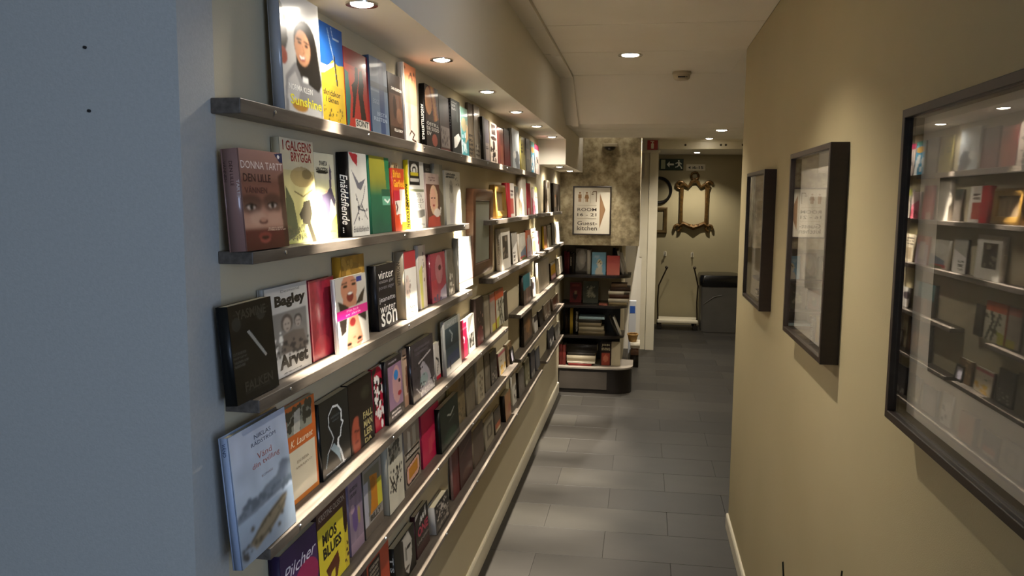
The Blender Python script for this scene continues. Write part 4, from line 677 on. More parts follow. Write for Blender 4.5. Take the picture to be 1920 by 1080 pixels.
# ------------------------------------------------------------------ frames on the book wall
def bevel_frame(mb, y0, y1, z0, z1, prof, close=True):
    """picture moulding round a rectangle in the YZ plane; prof = [(inset, x)]"""
    n = len(prof); v = []; f = []
    for (yy, zz, sy, sz) in ((y0, z0, 1, 1), (y1, z0, -1, 1), (y1, z1, -1, -1), (y0, z1, 1, -1)):
        for d, x in prof: v.append((x, yy+sy*d, zz+sz*d))
    for c in range(4):
        for k in range(n): f.append((c*n+k, ((c+1) % 4)*n+k, ((c+1) % 4)*n+(k+1) % n, c*n+(k+1) % n))
    mb.add(v, f); return mb
M_walnut = mat('reddish_walnut', '#6f4a33', .35, noise=(10, '#54351f', (1, 1, 5), .25), coat=.2)
M_opal = mat('grey_green_panel', '#a3a99d', .45, noise=(5, '#8f958a', (1, 1, .4), .3))  # pale grey-green panel colour, no glass over it
# wooden frame in the gap of ledges two and three
ya, yb = Yat(891, -.63, 1.55), Yat(926, -.63, 1.55)
z1 = CAMZ+onX((886, 353), -.63)[2]; z0 = CAMZ+onX((888, 522), -.63)[2]
e = tag(empty('wooden_picture_frame', (XW, ya, z0)), 'reddish walnut frame with grey-green panel hung between the ledges', 'picture frame')
W2, H2 = yb-ya, z1-z0
bevel_frame(MB(), 0, W2, 0, H2, [(0, .001), (0, .03), (.012, .036), (.045, .03), (.055, .016), (.055, .001)]).build('moulding', M_walnut, e, True)
MB().box(.01, .026, .05, W2-.05, .05, H2-.05).build('panel', M_opal, e)
# gilt frame standing on the second ledge
M_gilt = mat('worn_gilt', '#a8823a', .4, .4, noise=(16, '#7a5a26', (1, 1, 1), .3))
Zs = RZ[2]; ya, yb = Yat(932, -.63, Zs+.05), Yat(951, -.63, Zs+.05)
h = CAMZ+onX((936, 347), -.63)[2]-Zs; W2 = yb-ya
e = tag(empty('gilt_frame', (XW+.014, ya, Zs+.0005)), 'small gilt frame with dark brown print standing on second ledge', 'picture frame'); e.rotation_euler = (0, -math.atan2(.012, h), 0)
bevel_frame(MB(), 0, W2, 0, h, [(0, .0), (0, .022), (.01, .026), (.03, .018), (.035, .004), (.035, .0)]).build('moulding', M_gilt, e, True)
MB().box(.004, .01, .03, W2-.03, .03, h-.03).build('print', mat('brown_print', '#5d4426', .5, noise=(14, '#a08a6c', (1, 3, 1), .2)), e)
# tiny black frame at the far end of the fifth ledge
ya = Yat(962, XW+.045, RZ[5]); yb = Yat(971, XW+.045, RZ[5])
e = tag(empty('tiny_frame', (XW+.03, ya+.02, RZ[5]+.0005)), 'tiny black-framed card at the end of the fifth ledge', 'picture frame'); e.rotation_euler = (0, -math.radians(9), 0)
bevel_frame(MB(), 0, .09, 0, .075, [(0, 0), (0, .008), (.003, .009), (.009, .008), (.009, 0)]).build('moulding', M_black, e)
MB().box(.001, .004, .008, .082, .008, .067).build('card', mat('lilac_card', '#b5aec0', .5, noise=(30, '#d8d4dc', (1, 1, 1), .2)), e)

# ------------------------------------------------------------------ three square box frames on the right wall
XFR = .413
def artmat(name, c1, c2, sc):
    return mat(name, c1, .6, noise=(sc, c2, (1, 1, .6), .16))
def box_frame(y0, y1, z0, z1, label, art, am):
    e = tag(empty('box_frame', (XR, y0, z0)), label, 'picture frame', 'square frames on the right wall')
    Wd, H, d = y1-y0, z1-z0, XR-XFR
    bevel_frame(MB(), 0, Wd, 0, H, [(0, -.0005), (0, -d+.001), (.001, -d), (.013, -d), (.014, -d+.001), (.014, -.0005)]).build('moulding', M_frameD, e)
    MB().box(-.012, -.008, .014, Wd-.014, .014, H-.014).build('mat_board', mat('off_white_mat', '#d0c9b9', .8), e)
    p = MB().box(-.0135, -.0122, *[Wd*q for q in art[:2]], *[H*q for q in art[2:]]).build('picture', am, e)
    MB().box(-d+.007, -d+.009, .0142, Wd-.0142, .0142, H-.0142).build('glass', M_glass, e)
    return e, p
e, p_ = box_frame(.90, 1.422, 1.240, 1.750, 'square dark frame around a large blackish-green picture, widest of three', (.13, .80, .2, .78), artmat('dark_green_picture', '#4a4a40', '#33332c', 7))
e, p_ = box_frame(1.932, 2.440, 1.226, 1.735, 'square dark frame holding a small greyish sketch, between two others', (.28, .72, .28, .76), artmat('grey_sketch_picture', '#b5ae9e', '#857d6e', 9))
e, p_ = box_frame(2.935, 3.415, 1.214, 1.712, 'square dark frame nearest the wall corner by the ceiling seam', (.25, .75, .24, .78), artmat('brown_sketch_picture', '#a59c8a', '#6f675a', 9))

# ------------------------------------------------------------------ flat lettering on signs (in XZ plane facing -Y)
def lettering(parent, items, y, name='lettering'):
    for it in items:
        s_, x, z, ww, hh, c = it[:6]
        v, f, sz = text2d(s_, it[6] if len(it) > 6 else 0.0, 0)
        MB().add([(x+a*ww, y, z+b_*hh) for a, b_ in v], f).build(name, ink(c), parent)
def flat(parent, name, polys, y, c):
    mb = MB()
    for P in polys: mb.prism(P, y-.0006, y, 'y')
    return mb.build(name, ink(c), parent)
def xz_frame(mb, x0, x1, z0, z1, prof):
    k = len(mb.v); bevel_frame(mb, x0, x1, z0, z1, prof)
    mb.v[k:] = [(p[1], p[0], p[2]) for p in mb.v[k:]]; return mb
# framed direction sign on the papered pier
a = onY((1075, 349), YP); c_ = onY((1147, 349), YP); d_ = onY((1075, 440), YP)
x0, x1, z1, z0 = a[0], c_[0], a[2]+CAMZ, d_[2]+CAMZ
Wd, H = x1-x0, z1-z0
e = tag(empty('direction_sign', (x0, YP, z0)), 'framed cream sign with toilet symbols, room numbers and brown arrow', 'sign')
xz_frame(MB(), 0, Wd, 0, H, [(0, -.0005), (0, -.018), (.002, -.02), (.009, -.02), (.011, -.016), (.011, -.0005)]).build('frame', M_frameD, e)
MB().box(.011, Wd-.011, -.008, -.003, .011, H-.011).build('sheet', mat('cream_sign_paper', '#cbc3b0', .55), e)
lettering(e, [('ROOM', .12*Wd, .49*H, .5*Wd, .065*H, '#4a4038', .01), ('16 - 21', .12*Wd, .385*H, .5*Wd, .065*H, '#4a4038', .01), ('Guest-', .12*Wd, .2*H, .52*Wd, .085*H, '#4a4038', .01), ('kitchen', .12*Wd, .095*H, .52*Wd, .09*H, '#4a4038', .01)], -.0085)
flat(e, 'arrow', [[(.70*Wd, .14*H), (.85*Wd, .52*H), (.70*Wd, .86*H)]], -.0082, '#8f6d4c')
def man(cx, cz, s, skirt=False):
    P = [[(cx+.11*s*math.cos(q*math.pi/5), cz+.86*s+.11*s*math.sin(q*math.pi/5)) for q in range(10)]]
    if skirt: P.append([(cx-.14*s, cz+.7*s), (cx+.14*s, cz+.7*s), (cx+.26*s, cz+.25*s), (cx-.26*s, cz+.25*s)])
    else: P.append([(cx-.18*s, cz+.7*s), (cx+.18*s, cz+.7*s), (cx+.18*s, cz+.3*s), (cx-.18*s, cz+.3*s)])
    P += [[(cx-.14*s, cz+.3*s), (cx-.02*s, cz+.3*s), (cx-.02*s, cz-.1*s), (cx-.14*s, cz-.1*s)], [(cx+.02*s, cz+.3*s), (cx+.14*s, cz+.3*s), (cx+.14*s, cz-.1*s), (cx+.02*s, cz-.1*s)]]
    return P
flat(e, 'pictogram', man(.18*Wd, .7*H, .19*H), -.0082, '#8a6236')
flat(e, 'pictogram', man(.36*Wd, .7*H, .19*H, True), -.0082, '#8a6236')
flat(e, 'pictogram', [[(.5*Wd, .86*H), (.52*Wd, .9*H), (.62*Wd, .9*H), (.62*Wd, .68*H), (.6*Wd, .68*H), (.6*Wd, .88*H), (.53*Wd, .88*H), (.515*Wd, .85*H)], [(.475*Wd, .845*H), (.545*Wd, .845*H), (.53*Wd, .825*H), (.49*Wd, .825*H)]], -.0082, '#6a5238')
flat(e, 'rule', [[(.12*Wd, .605*H), (.62*Wd, .605*H), (.62*Wd, .61*H), (.12*Wd, .61*H)], [(.12*Wd, .335*H), (.62*Wd, .335*H), (.62*Wd, .34*H), (.12*Wd, .34*H)], [(.265*Wd, .66*H), (.27*Wd, .66*H), (.27*Wd, .9*H), (.265*Wd, .9*H)], [(.455*Wd, .66*H), (.46*Wd, .66*H), (.46*Wd, .9*H), (.455*Wd, .9*H)]], -.0082, '#8a7a62')
# red fire sign
a = onY((1214, 263), YD); c_ = onY((1233, 281), YD)
e = tag(empty('fire_sign', (a[0], YD, c_[2]+CAMZ)), 'small red fire extinguisher sign above the white door casing', 'sign')
Wd, H = c_[0]-a[0], a[2]-c_[2]
MB().box(0, Wd, -.004, 0, 0, H).build('plate', mat('red_sign', '#b3222c', .4), e)
flat(e, 'pictogram', [[(.36*Wd, .12*H), (.62*Wd, .12*H), (.62*Wd, .62*H), (.56*Wd, .7*H), (.42*Wd, .7*H), (.36*Wd, .62*H)], [(.44*Wd, .72*H), (.54*Wd, .72*H), (.54*Wd, .82*H), (.44*Wd, .82*H)], [(.3*Wd, .84*H), (.66*Wd, .8*H), (.66*Wd, .88*H), (.3*Wd, .92*H)]], -.0041, '#efe6da')
MB().box(-.022, .012, -.01, 0, -.9, -.06).build('cable_cover', M_white, wd).location = (.0, YD, 1.9)
# exit sign on the far wall
YF = 10.6
def fw(px, py): q = onY((px, py), YF); return q[0], q[2]+CAMZ
(x0, z1), (x1, z0) = fw(1237, 298), fw(1281, 319)
Wd, H = x1-x0, z1-z0
e = tag(empty('exit_sign', (x0, YF, z0)), 'dark green exit sign with running figure and left arrow', 'sign')
MB().cbox(0, Wd, -.02, 0, 0, H, .003).build('plate', mat('dark_exit_green', '#17301f', .4), e)
flat(e, 'door_symbol', [[(.06*Wd, .1*H), (.24*Wd, .1*H), (.24*Wd, .92*H), (.06*Wd, .92*H)]], -.0203, '#a9b08c')
flat(e, 'arrow', [[(.3*Wd, .5*H), (.42*Wd, .78*H), (.42*Wd, .58*H), (.6*Wd, .58*H), (.6*Wd, .42*H), (.42*Wd, .42*H), (.42*Wd, .22*H)]], -.0203, '#dfe3d0')
flat(e, 'running_figure', [[(.8*Wd+.035*Wd*math.cos(q*.628), .82*H+.08*H*math.sin(q*.628)) for q in range(10)], [(.74*Wd, .7*H), (.84*Wd, .74*H), (.86*Wd, .45*H), (.78*Wd, .42*H)], [(.66*Wd, .62*H), (.76*Wd, .72*H), (.77*Wd, .65*H), (.68*Wd, .54*H)], [(.84*Wd, .72*H), (.94*Wd, .56*H), (.91*Wd, .5*H), (.83*Wd, .62*H)], [(.78*Wd, .45*H), (.84*Wd, .44*H), (.76*Wd, .26*H), (.66*Wd, .22*H), (.66*Wd, .3*H), (.72*Wd, .32*H)], [(.8*Wd, .45*H), (.86*Wd, .45*H), (.93*Wd, .28*H), (.96*Wd, .12*H), (.91*Wd, .1*H), (.88*Wd, .26*H)]], -.0203, '#dfe3d0')
(x0, z1), (x1, z0) = fw(1287, 308), fw(1322, 320); Wd, H = x1-x0, z1-z0
e = tag(empty('room_number_sign', (x0, YF, z0)), 'small pale sign reading 6-15 with left arrow', 'sign')
MB().box(0, Wd, -.006, 0, 0, H).build('plate', mat('pale_sign', '#cfc6aa', .5), e)
flat(e, 'arrow', [[(.1*Wd, .48*H), (.22*Wd, .72*H), (.22*Wd, .24*H)]], -.0061, '#2a241a')
lettering(e, [(':6-15', .3*Wd, .24*H, .6*Wd, .5*H, '#2a241a', .03)], -.0064)
# ------------------------------------------------------------------ far room
M_gold = mat('aged_gold_leaf', '#7a5a2c', .38, .5, noise=(30, '#3f2c14', (1, 1, 1), .25))
(xa, za), (xb, _), (_, zb) = fw(1274, 343), fw(1331, 343), fw(1300, 428)
Wd, H = xb-xa, za-zb
e = tag(empty('gilded_mirror_frame', (xa, YF, zb)), 'ornate gilded frame with scrolled crest on the far wall', 'picture frame')
def arc(cx, cz, r, a0, a1, n=10, y=-.02): return [(cx+r*math.cos(math.radians(a0+(a1-a0)*i/n)), y, cz+r*math.sin(math.radians(a0+(a1-a0)*i/n))) for i in range(n+1)]
mb = MB()
for x in (.03, Wd-.03): MB().tube([(x, -.02, .06), (x, -.025, H*.5), (x, -.02, H-.06)], [.026, .022, .028], 8).build('stile', M_gold, e, True)
top = [(.0, -.02, H-.05), (.05, -.025, H-.01), (Wd*.3, -.02, H-.05), (Wd*.4, -.025, H+.01), (Wd*.5, -.03, H+.03), (Wd*.6, -.025, H+.01), (Wd*.7, -.02, H-.05), (Wd-.05, -.025, H-.01), (Wd, -.02, H-.05)]
MB().tube(top, [.02, .028, .022, .026, .03, .026, .022, .028, .02], 8).build('top_rail', M_gold, e, True)
bot = [(.0, -.02, .02), (.06, -.025, .06), (Wd*.3, -.02, .035), (Wd*.5, -.028, .01), (Wd*.7, -.02, .035), (Wd-.06, -.025, .06), (Wd, -.02, .02)]
MB().tube(bot, [.02, .028, .026, .034, .026, .028, .02], 8).build('bottom_rail', M_gold, e, True)
MB().tube(arc(Wd/2, H+.09, .045, 0, 350, 16), .014, 8, True).build('crest', M_gold, e, True)
for sx, cx in ((1, .0), (-1, Wd)):
    MB().tube(arc(cx+sx*.01, H-.03, .045, 20, 290, 12), [.02]*9+[.016, .014, .012, .01], 8).build('scroll', M_gold, e, True)
    MB().tube(arc(cx-sx*.01, .0, .04, 200, -80, 12) if sx > 0 else arc(cx-sx*.01, .0, .04, -20, 260, 12), .018, 8).build('foot_scroll', M_gold, e, True)
for q in (.36, .44, .56, .64): MB().lathe([(0, .014), (.012, .01), (.018, 0), (.012, -.01), (0, -.014)], 10, (Wd*q, -.035, .04)).build('leaf_boss', M_gold, e, True)
# oval black frame and small gilt frame beside it, half behind the door casing
(xc, zc) = fw(1236, 357)
e = tag(empty('oval_frame', (xc, YF, zc)), 'black oval frame on the far wall beside the door jamb', 'picture frame')
mb = MB(); n = 32; prof = [(0, -.001), (.0, -.02), (.012, -.03), (.03, -.022), (.036, -.001)]
v = []; f = []
for i in range(n):
    a = 2*math.pi*i/n
    for d, y in prof: v.append(((.165-d)*math.cos(a), y, (.175-d)*math.sin(a)))
for i in range(n):
    for k in range(len(prof)): f.append((i*5+k, ((i+1) % n)*5+k, ((i+1) % n)*5+(k+1) % 5, i*5+(k+1) % 5))
mb.add(v, f).build('moulding', M_black, e, True)
MB().lathe([(0, -.004), (.135, -.004), (.135, -.001)], 32, (0, 0, 0), 'y').build('panel', mat('olive_panel', '#8a7f60', .6), e)
(x0, z1), (x1, z0) = fw(1222, 388), fw(1250, 438); Wd, H = x1-x0, z1-z0
e = tag(empty('small_gilt_frame', (x0, YF, z0)), 'small rectangular gilt frame beneath the black oval frame', 'picture frame')
xz_frame(MB(), 0, Wd, 0, H, [(0, -.0005), (0, -.02), (.015, -.03), (.045, -.018), (.05, -.0005)]).build('moulding', mat('olive_gilt', '#6a5530', .4, .35, noise=(20, '#46371c', (1, 1, 1), .3)), e, True)
MB().box(.045, Wd-.045, -.006, -.001, .045, H-.045).build('panel', MATS['olive_panel'], e)
# two wall hooks
for (px, py), q in (((1247, 476), 'above the trolley, nearer the door jamb'), ((1298, 478), 'above the trolley, nearer the grey bin')):
    x, z = fw(px, py)
    e = tag(empty('wall_hook', (x, YF, z)), 'small white double wall hook '+q, 'hook', 'wall hooks')
    MB().cbox(-.018, .018, -.008, 0, -.03, .03, .003).build('plate', M_white, e)
    MB().tube([(0, -.006, .01), (0, -.03, .0), (.0, -.045, .02), (0, -.045, .04)], .007, 6).tube([(0, -.006, -.015), (0, -.025, -.025), (0, -.03, -.01)], .006, 6).build('prong', M_white, e, True)
# grey waste bin with black lid
(x0, _), (x1, _) = fw(1311, 560), fw(1383, 560)
xb0, xb1 = x0*.97, x1*.97; yb0 = 10.12
e = tag(empty('waste_bin', ((xb0+xb1)/2, 10.3, 0)), 'big dark grey waste bin with shiny black lid', 'bin')
hw = (xb1-xb0)/2
mb = MB(); pr = []
def rr(hx, hy, r, n=5):
    P = []
    for cx, cy, a0 in ((hx-r, hy-r, 0), (-hx+r, hy-r, 90), (-hx+r, -hy+r, 180), (hx-r, -hy+r, 270)):
        for i in range(n+1):
            a = math.radians(a0+90*i/n); P.append((cx+r*math.cos(a), cy+r*math.sin(a)))
    return P
def loft(mb, rings):
    n = len(rings[0][0]); v = []; f = []
    for P, z in rings: v += [(a, b_, z) for a, b_ in P]
    for k in range(len(rings)-1):
        for i in range(n): f.append((k*n+i, k*n+(i+1) % n, (k+1)*n+(i+1) % n, (k+1)*n+i))
    f += [tuple(range(n))[::-1], tuple(range((len(rings)-1)*n, len(rings)*n))]
    return mb.add(v, f)
loft(mb, [(rr(hw*.93, .2, .03), .0), (rr(hw*.98, .225, .03), .56)]).build('body', mat('grey_bin_plastic', '#55524c', .5, noise=(5, '#4a4741', (1, 1, 1), .3)), e, True)
loft(MB(), [(rr(hw*1.0, .235, .04), .56), (rr(hw*1.07, .25, .06), .58), (rr(hw*1.08, .255, .06), .66), (rr(hw*1.02, .24, .06), .70), (rr(hw*.8, .18, .06), .71)]).build('lid', mat('shiny_black_plastic', '#121110', .22), e, True)
MB().tube([(-hw*.85, -.222, .34), (-hw*.3, -.232, .44), (hw*.1, -.232, .46)], .004, 6).build('crease', mat('grey_crease', '#6a665e', .5), e, True)
# white low trolley with two dark bent handles
e = tag(empty('platform_trolley', (.46, 10.3, 0)), 'low white platform trolley with thin dark bent handles', 'trolley')
M_pole = mat('dark_steel_pole', '#3a2f24', .4, .6)
MB().cbox(-.25, .25, -.16, .16, .085, .125, .012).build('platform', mat('cream_platform', '#d9cfb4', .5), e, True)
for x in (-.22, .22):
    for y in (-.13, .13):
        c = MB().lathe([(0, -.012), (.03, -.012), (.033, 0), (.03, .012), (0, .012)], 16, (x, y, .035), 'y').build('castor', M_black, e, True)
        MB().box(x-.012, x+.012, y-.016, y+.016, .04, .086).build('castor_fork', M_pole, c)
for x, s in ((-.24, .09), (.24, -.05)):
    h_ = MB().tube([(x, -.1, .11), (x-.01, -.1, .35), (x, -.1, .55), (x+s, -.1, .76)], .009, 8).build('handle', M_pole, e, True)
    MB().lathe([(0, .022), (.014, .014), (.02, 0), (.014, -.014), (0, -.022)], 12, (x+s, -.1, .775)).build('grip', M_pole, h_, True)

# ------------------------------------------------------------------ black bookcase with rounded corner
M_case = mat('black_bookcase', '#221c18', .3, noise=(12, '#120e0c', (1, 1, 1), .3))
M_caseedge = mat('pale_grey_shelf_top', '#8d8478', .4)  # base board is paler than the rest of the case
def rshelf(x0, x1, yf, yb, r, n=8):
    P = [(x0, yf), (x1-r, yf)]
    for i in range(1, n): a = math.radians(-90+90*i/n); P.append((x1-r+r*math.cos(a), yf+r+r*math.sin(a)))
    return P+[(x1, yf+r), (x1, yb), (x0, yb)]
e_case = tag(empty('bookcase', (-.4, 6.8, 0)), 'black bookcase with rounded right corner below the papered pier', 'bookcase')
def part(mb, name, m, parent=e_case, smooth=True):
    mb.v = [(x+.4, y-6.8, z) for x, y, z in mb.v]; return mb.build(name, m, parent, smooth)
XB0 = XW+.002
pl = part(MB().prism(rshelf(XB0, -.058, 6.62, 7.018, .15), .002, .205), 'plinth', M_case)
part(MB().box(XB0+.01, -.26, 6.616, 6.62, .035, .13).box(XB0+.01, -.26, 6.6165, 6.62, .13, .18), 'plinth_panel', mat('grey_plinth_panel', '#4a433c', .5, noise=(8, '#3f3932', (1, 1, 1), .3)), pl, False).matrix_parent_inverse = Matrix()
part(MB().prism(rshelf(XB0, -.05, 6.612, 7.018, .155), .205, .218), 'base_board', M_caseedge)
SH = [.478, .733, .985]
for z, xr, yf in ((SH[0], -.13, 6.64), (SH[1], -.105, 6.63), (SH[2], -.085, 6.62)):
    part(MB().prism(rshelf(XB0, xr, yf, 7.018, .13), z-.02, z), 'shelf', M_case)
part(MB().box(XB0, -.17, 7.005, 7.018, .218, .713), 'back_panel', M_case, smooth=False)
def cb(x0, x1, z, h, yf, t, desc, base, art=(), txt=(), stxt=(), spine=None, lean=0, name='shelved_book', mode='cover', depth=.14, grp=None):
    """book in the bookcase. cover: front to the camera; spine: spine to the camera; flat: lying"""
    if mode == 'cover':
        o = make_book(name, x1-x0, h, t, base, spine or base, art, txt, stxt, 14, 18, False, False)
        o.location = (x0, yf+t, z+.0005); o.rotation_euler = (-math.radians(5), lean, 0)
    elif mode == 'spine':
        o = make_book(name, depth, h, x1-x0, base, spine or base, art, txt, stxt, 8, 12, True, False)
        o.rotation_euler = (lean, 0, math.radians(90)); o.location = (x0, yf, z+.0005)      # x->+Y, front cover (-y) -> +X
    else:   # lying flat, spine towards the camera
        o = make_book(name, depth, x1-x0, h, base, spine or base, art, txt, stxt, 8, 8, True, False)
        o.matrix_world = Matrix.Translation((x0, yf, z+.0005)) @ Matrix(((0, 0, 1, 0), (1, 0, 0, 0), (0, -1, 0, 0), (0, 0, 0, 1)))
        if lean: o.matrix_world = o.matrix_world @ Matrix.Rotation(0, 4, 'Y')
    tag(o, desc, 'book', grp or 'books in the black bookcase')
    return o
T3, T2, T1, T0 = SH[2], SH[1], SH[0], .218
u = 'top shelf of the black bookcase'
def X(px, y=6.72): return onY((px, 540), y)[0]
cb(X(1057), X(1062), T3, .19, 6.72, 0, 'maroon spine on the '+u, '#5a1f26', mode='spine')
cb(X(1062.4), X(1067), T3, .18, 6.72, 0, 'dark red spine beside the maroon one on the '+u, '#6a2a2c', mode='spine')
cb(X(1067.5), X(1072), T3, .175, 6.72, 0, 'black spine with pale bands on the '+u, '#241d18', mode='spine', stxt=[('ROMAN', .2, .6, '#a89c88', .2, .6)])
cb(X(1072.5), X(1076), T3, .17, 6.72, 0, 'charcoal spine beside the silvery cover on the '+u, '#3a322b', mode='spine')
cb(X(1077.5), X(1099), T3, .205, 6.78, .03, 'large silvery grey book with pale rounded picture on the '+u, '#7d776c', [('e', .45, .45, .4, .4, '#b5afa2', .8), ('e', .6, .35, .3, .3, '#cfc9bd', .6), ('n', .2, 5), ('r', 0, .9, 1, 1, '#4a443c')], spine='#4f483f')
cb(X(1100), X(1106.5), T3, .2, 6.72, 0, 'thick white book turned page-side out on the '+u, '#d2ccbe', mode='spine')
cb(X(1109), X(1135), T3, .185, 6.7, .012, 'light blue book with pale round figure on the '+u, '#7fb0cc', [('e', .55, .5, .2, .18, '#dfd8c4'), ('e', .55, .42, .12, .08, '#e8d8a0'), ('p', [(.3, .7), (.75, .65), (.8, 1), (.25, 1)], '#cfcabb'), ('e', .35, .2, .2, .08, '#a8cadc'), ('s', 5, '#5a4a34', .03, .45, .35, .7, .55)])
cb(X(1137), X(1161), T3, .16, 6.69, .015, 'salmon-red plain book on the '+u, '#c25a50', [('n', .08, 4), ('g', .0, 1, '#b54a44', '#d07a6a')])
cb(X(1146), X(1151), T3, .215, 6.87, 0, 'dark spine behind the salmon-red book on the '+u, '#2d251f', mode='spine', depth=.12)
cb(X(1152), X(1158), T3, .21, 6.87, 0, 'grey spine behind the salmon-red book on the '+u, '#5d564c', mode='spine', depth=.12)
cb(X(1160), X(1164), T3, .2, 6.74, 0, 'black slanting book against the white slanting ones on the '+u, '#1f1a16', mode='spine', lean=-.25, depth=.12)
cb(X(1166), X(1170), T3, .2, 6.74, 0, 'white slanting book on the '+u, '#cfc8ba', mode='spine', lean=-.25, depth=.12)
cb(X(1172), X(1176), T3, .19, 6.74, 0, 'outermost pale book slanting past the shelf edge on the '+u, '#b5ac9c', mode='spine', lean=-.25, depth=.12)
u = 'second shelf of the black bookcase'
cb(X(1067), X(1089), T2, .17, 6.8, .014, 'dark red book with brown figure on the '+u, '#6a2320', [('e', .45, .65, .2, .2, '#3a1f18'), ('e', .5, .5, .12, .1, '#a0805c', .7), ('n', .2, 5), ('r', .2, .08, .8, .18, '#8a3a30')])
cb(X(1092), X(1121), T2, .185, 6.8, .016, 'grey-green book with pale tree ornament on the '+u, '#4f5244', [('p', [(.5, .2), (.75, .7), (.25, .7)], '#8f8d76', .7), ('s', 26, '#a8a48a', .05, .25, .25, .75, .75), ('n', .15, 6)])
z = T2
for i, (a, c, hh, col, dsc) in enumerate(((1142, 1176, .026, '#8a7a58', 'olive lying book at the foot of the right pile'), (1141, 1178, .03, '#c9bfa8', 'cream lying book second in the right pile'), (1143, 1180, .034, '#4a3022', 'dark brown lying book mid right pile'), (1141, 1170, .026, '#d6cdb8', 'pale lying book above the dark brown one'), (1144, 1182, .034, '#3a2a20', 'blackish lying book near the top of the right pile'), (1146, 1176, .026, '#6f5a44', 'tan lying book topping the right pile'))):
    cb(X(a), X(c), z, hh, 6.69, 0, dsc+', second bookcase shelf', col, mode='flat', depth=.15); z += hh+.001
cb(X(1124), X(1140), T2, .008, 6.68, 0, 'thin pink booklet lying beside the right pile', '#b8705c', mode='flat', depth=.1)
u = 'third shelf of the black bookcase'
cb(X(1060), X(1064.5), T1, .2, 6.74, 0, 'dark brown spine on the '+u, '#2f241c', mode='spine')
cb(X(1065), X(1069), T1, .19, 6.74, 0, 'black spine left of the yellow one on the '+u, '#1c1612', mode='spine')
cb(X(1069.6), X(1075), T1, .215, 6.73, 0, 'mustard yellow spine on the '+u, '#b59638', mode='spine')
cb(X(1075.6), X(1079), T1, .19, 6.74, 0, 'black thin spine right of the yellow one on the '+u, '#17120f', mode='spine')
cb(X(1079.5), X(1085.5), T1, .21, 6.73, 0, 'black spine with white lettering on the '+u, '#1d1815', mode='spine', stxt=[('STORA LEXIKON', .1, .9, '#d8d2c4', .2, .6, .02)])
z = T1
for a, c, hh, col, dsc in ((1086.5, 1135, .032, '#77694f', 'brown lying book at the foot of the left pile'), (1087, 1134, .036, '#a3977c', 'tan lying book second in the left pile'), (1086.5, 1129, .034, '#8a7d62', 'olive lying book mid left pile'), (1087, 1128, .026, '#3a3630', 'charcoal lying book in the left pile'), (1087, 1135, .022, '#a9c4cc', 'pale blue lying book topping the left pile')):
    cb(X(a), X(c), z, hh, 6.69, 0, dsc+', third bookcase shelf', col, mode='flat', depth=.16); z += hh+.001
cb(X(1157), X(1160), T1, .17, 6.7, 0, 'dark book with white page edges slanting on the '+u, '#2a2520', mode='spine', lean=-.38, depth=.12)
cb(X(1164), X(1167), T1, .165, 6.7, 0, 'pale-edged book slanting outermost on the '+u, '#c8c2b4', mode='spine', lean=-.38, depth=.12)
u = 'bottom shelf of the black bookcase'
cb(X(1050, 6.68), X(1056, 6.68), T0, .175, 6.68, 0, 'brick-red spine on the '+u, '#7a2f2c', mode='spine')
cb(X(1056.6, 6.68), X(1063, 6.68), T0, .17, 6.68, 0, 'rose-red spine on the '+u, '#8f3f3a', mode='spine')
z = T0
for a, c, hh, col, dsc in ((1068, 1112, .02, '#7d2f2c', 'red lying book at the foot of the bottom pile'), (1066, 1118, .016, '#d8d0be', 'white lying book second in the bottom pile'), (1065, 1119, .05, '#b9ad94', 'thick cream lying book in the bottom pile'), (1066, 1118, .022, '#3a3530', 'dark lying book in the bottom pile'), (1064, 1122, .07, '#1c1815', 'very thick black lying book topping the bottom pile')):
    cb(X(a, 6.68), X(c, 6.68), z, hh, 6.67, 0, dsc, col, mode='flat', depth=.17); z += hh+.001
cb(X(1128, 6.68), X(1148, 6.68), T0, .195, 6.72, .025, 'black and red book with pale title on the '+u, '#241815', [('r', .1, .5, .9, 1, '#a04432', .8), ('e', .5, .7, .25, .15, '#c87a5c', .7), ('n', .15, 5)], [('JOHN', .1, .08, .75, .12, '#d8cba4', .03), ('IRVING', .1, .24, .8, .12, '#d8cba4', .03)])
cb(X(1149, 6.72), X(1166, 6.72), T0, .2, 6.72, .022, 'plain cream book on the '+u, '#bcb094', [('n', .08, 4)])
# pile on the floor at the bookcase's right end
z = 0
for a, c, y, hh, col, dsc in ((1183, 1199, 7.75, .12, '#2a241e', 'black storage box'), (1184, 1199, 7.74, .07, '#8a6a58', 'pinkish brown thick book'), (1183, 1201, 7.72, .05, '#d0c8b4', 'white thick book')):
    xa, xc = onY((a, 600), y)[0], onY((c, 600), y)[0]
    cb(xa, xc, z, hh, y, 0, dsc+' in the floor pile behind the bookcase', col, mode='flat', depth=.2, grp='pile on the floor'); z += hh+.001
xa, xc = onY((1178, 600), 7.7)[0], onY((1196, 600), 7.7)[0]
e = tag(empty('wicker_basket', ((xa+xc)/2, 7.82, z)), 'small tan wicker basket on the floor pile', 'basket')
M_wick = mat('tan_wicker', '#b08a4c', .6, noise=(60, '#7a5a2c', (1, 1, 3), .25))
loft(MB(), [(rr(.035, .05, .03), 0), (rr(.05, .07, .04), .07), (rr(.046, .066, .04), .07), (rr(.032, .046, .03), .008)]).build('bowl', M_wick, e, True)
MB().tube([(.05*math.cos(q*.26), .068*math.sin(q*.26), .07) for q in range(24)], .006, 6, True).build('rim', M_wick, e, True)
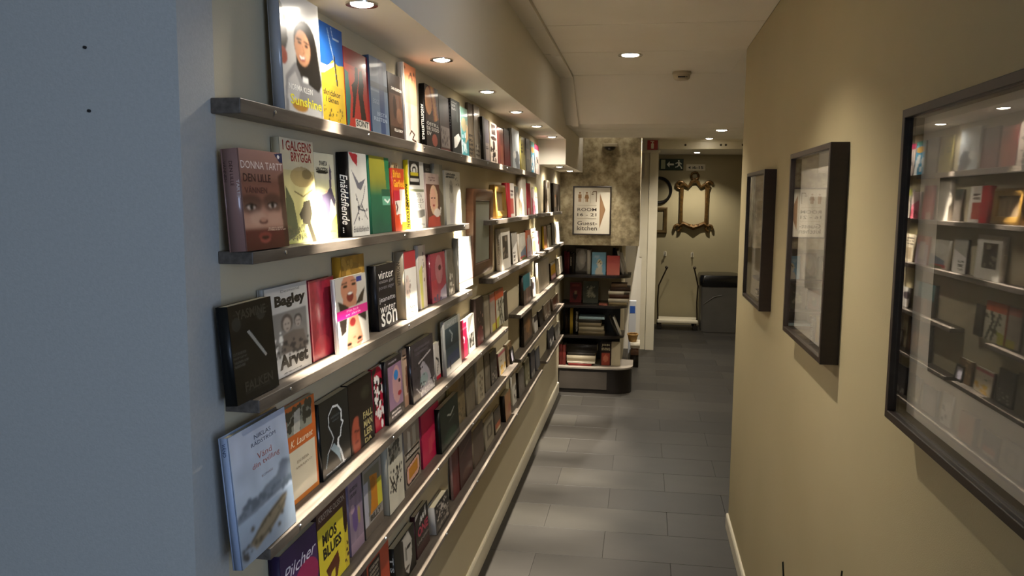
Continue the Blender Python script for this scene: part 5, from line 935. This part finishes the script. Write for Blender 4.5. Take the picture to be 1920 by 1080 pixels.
o = MB().cbox(xa+.0, xc-.02, 7.95, 8.03, 0, .62, .004).build('cardboard_box', mat('white_blue_box', '#c9ccd2', .6), None)
tag(o, 'tall white and blue carton behind the floor pile', 'box')
MB().box(xa+.01, xc-.03, 7.9485, 7.95, .5, .57).build('blue_print', ink('#2f57a8'), o)

# ------------------------------------------------------------------ spiky plant whose tips reach into view
e = tag(empty('spiky_plant', (.3, 1.36, 0)), 'potted plant with narrow dark spiky leaves by the right wall', 'plant')
M_leaf = mat('dark_leaf', '#1d2413', .45, noise=(9, '#12170c', (1, 1, .2), .3)); M_pot = mat('dark_clay_pot', '#4a3a30', .7)
MB().lathe([(0, 0), (.075, 0), (.1, .17), (.105, .19), (.094, .19), (.088, .165), (0, .16)], 28).build('pot', M_pot, e, True)
MB().lathe([(.088, .165), (0, .168)], 24).build('soil', M_grout, e)
t1 = np.array(onY((1468, 1053), 1.34)); t2 = np.array(onY((1579, 1070), 1.36))
rl = random.Random(3)
tips = [(t1[0]-.3, t1[1]-1.36, t1[2]+CAMZ), (t2[0]-.3, t2[1]-1.36, t2[2]+CAMZ)]
for i in range(13):
    a = i*2.4; rr_ = .05+.08*rl.random(); tips.append((rr_*math.cos(a)*.9, rr_*math.sin(a), .62+.28*rl.random()))
for tx, ty, tz in tips:
    bx_, by_ = tx*.18, ty*.18; v = []; f = []; n = 9
    d = Vector((tx, ty, 0)); side = Vector((-d.y, d.x, 0)).normalized() if d.length > 1e-4 else Vector((1, 0, 0)); out_ = d.normalized()
    for k in range(n+1):
        s = k/n; w_ = .016*(1-s)**.7*(.55+.45*min(1, s*5))+.0006
        c = Vector((bx_+(tx-bx_)*s**1.6, by_+(ty-by_)*s**1.6, .16+(tz-.16)*s))
        v += [c-side*w_, c+out_*.0015+Vector((0, 0, -.001)), c+side*w_, c+out_*-.0015]
    for k in range(n):
        for q in range(4): f.append((k*4+q, k*4+(q+1) % 4, k*4+4+(q+1) % 4, k*4+4+q))
    f += [(3, 2, 1, 0), (n*4, n*4+1, n*4+2, n*4+3)]
    MB().add(v, f).build('leaf', M_leaf, e, True)
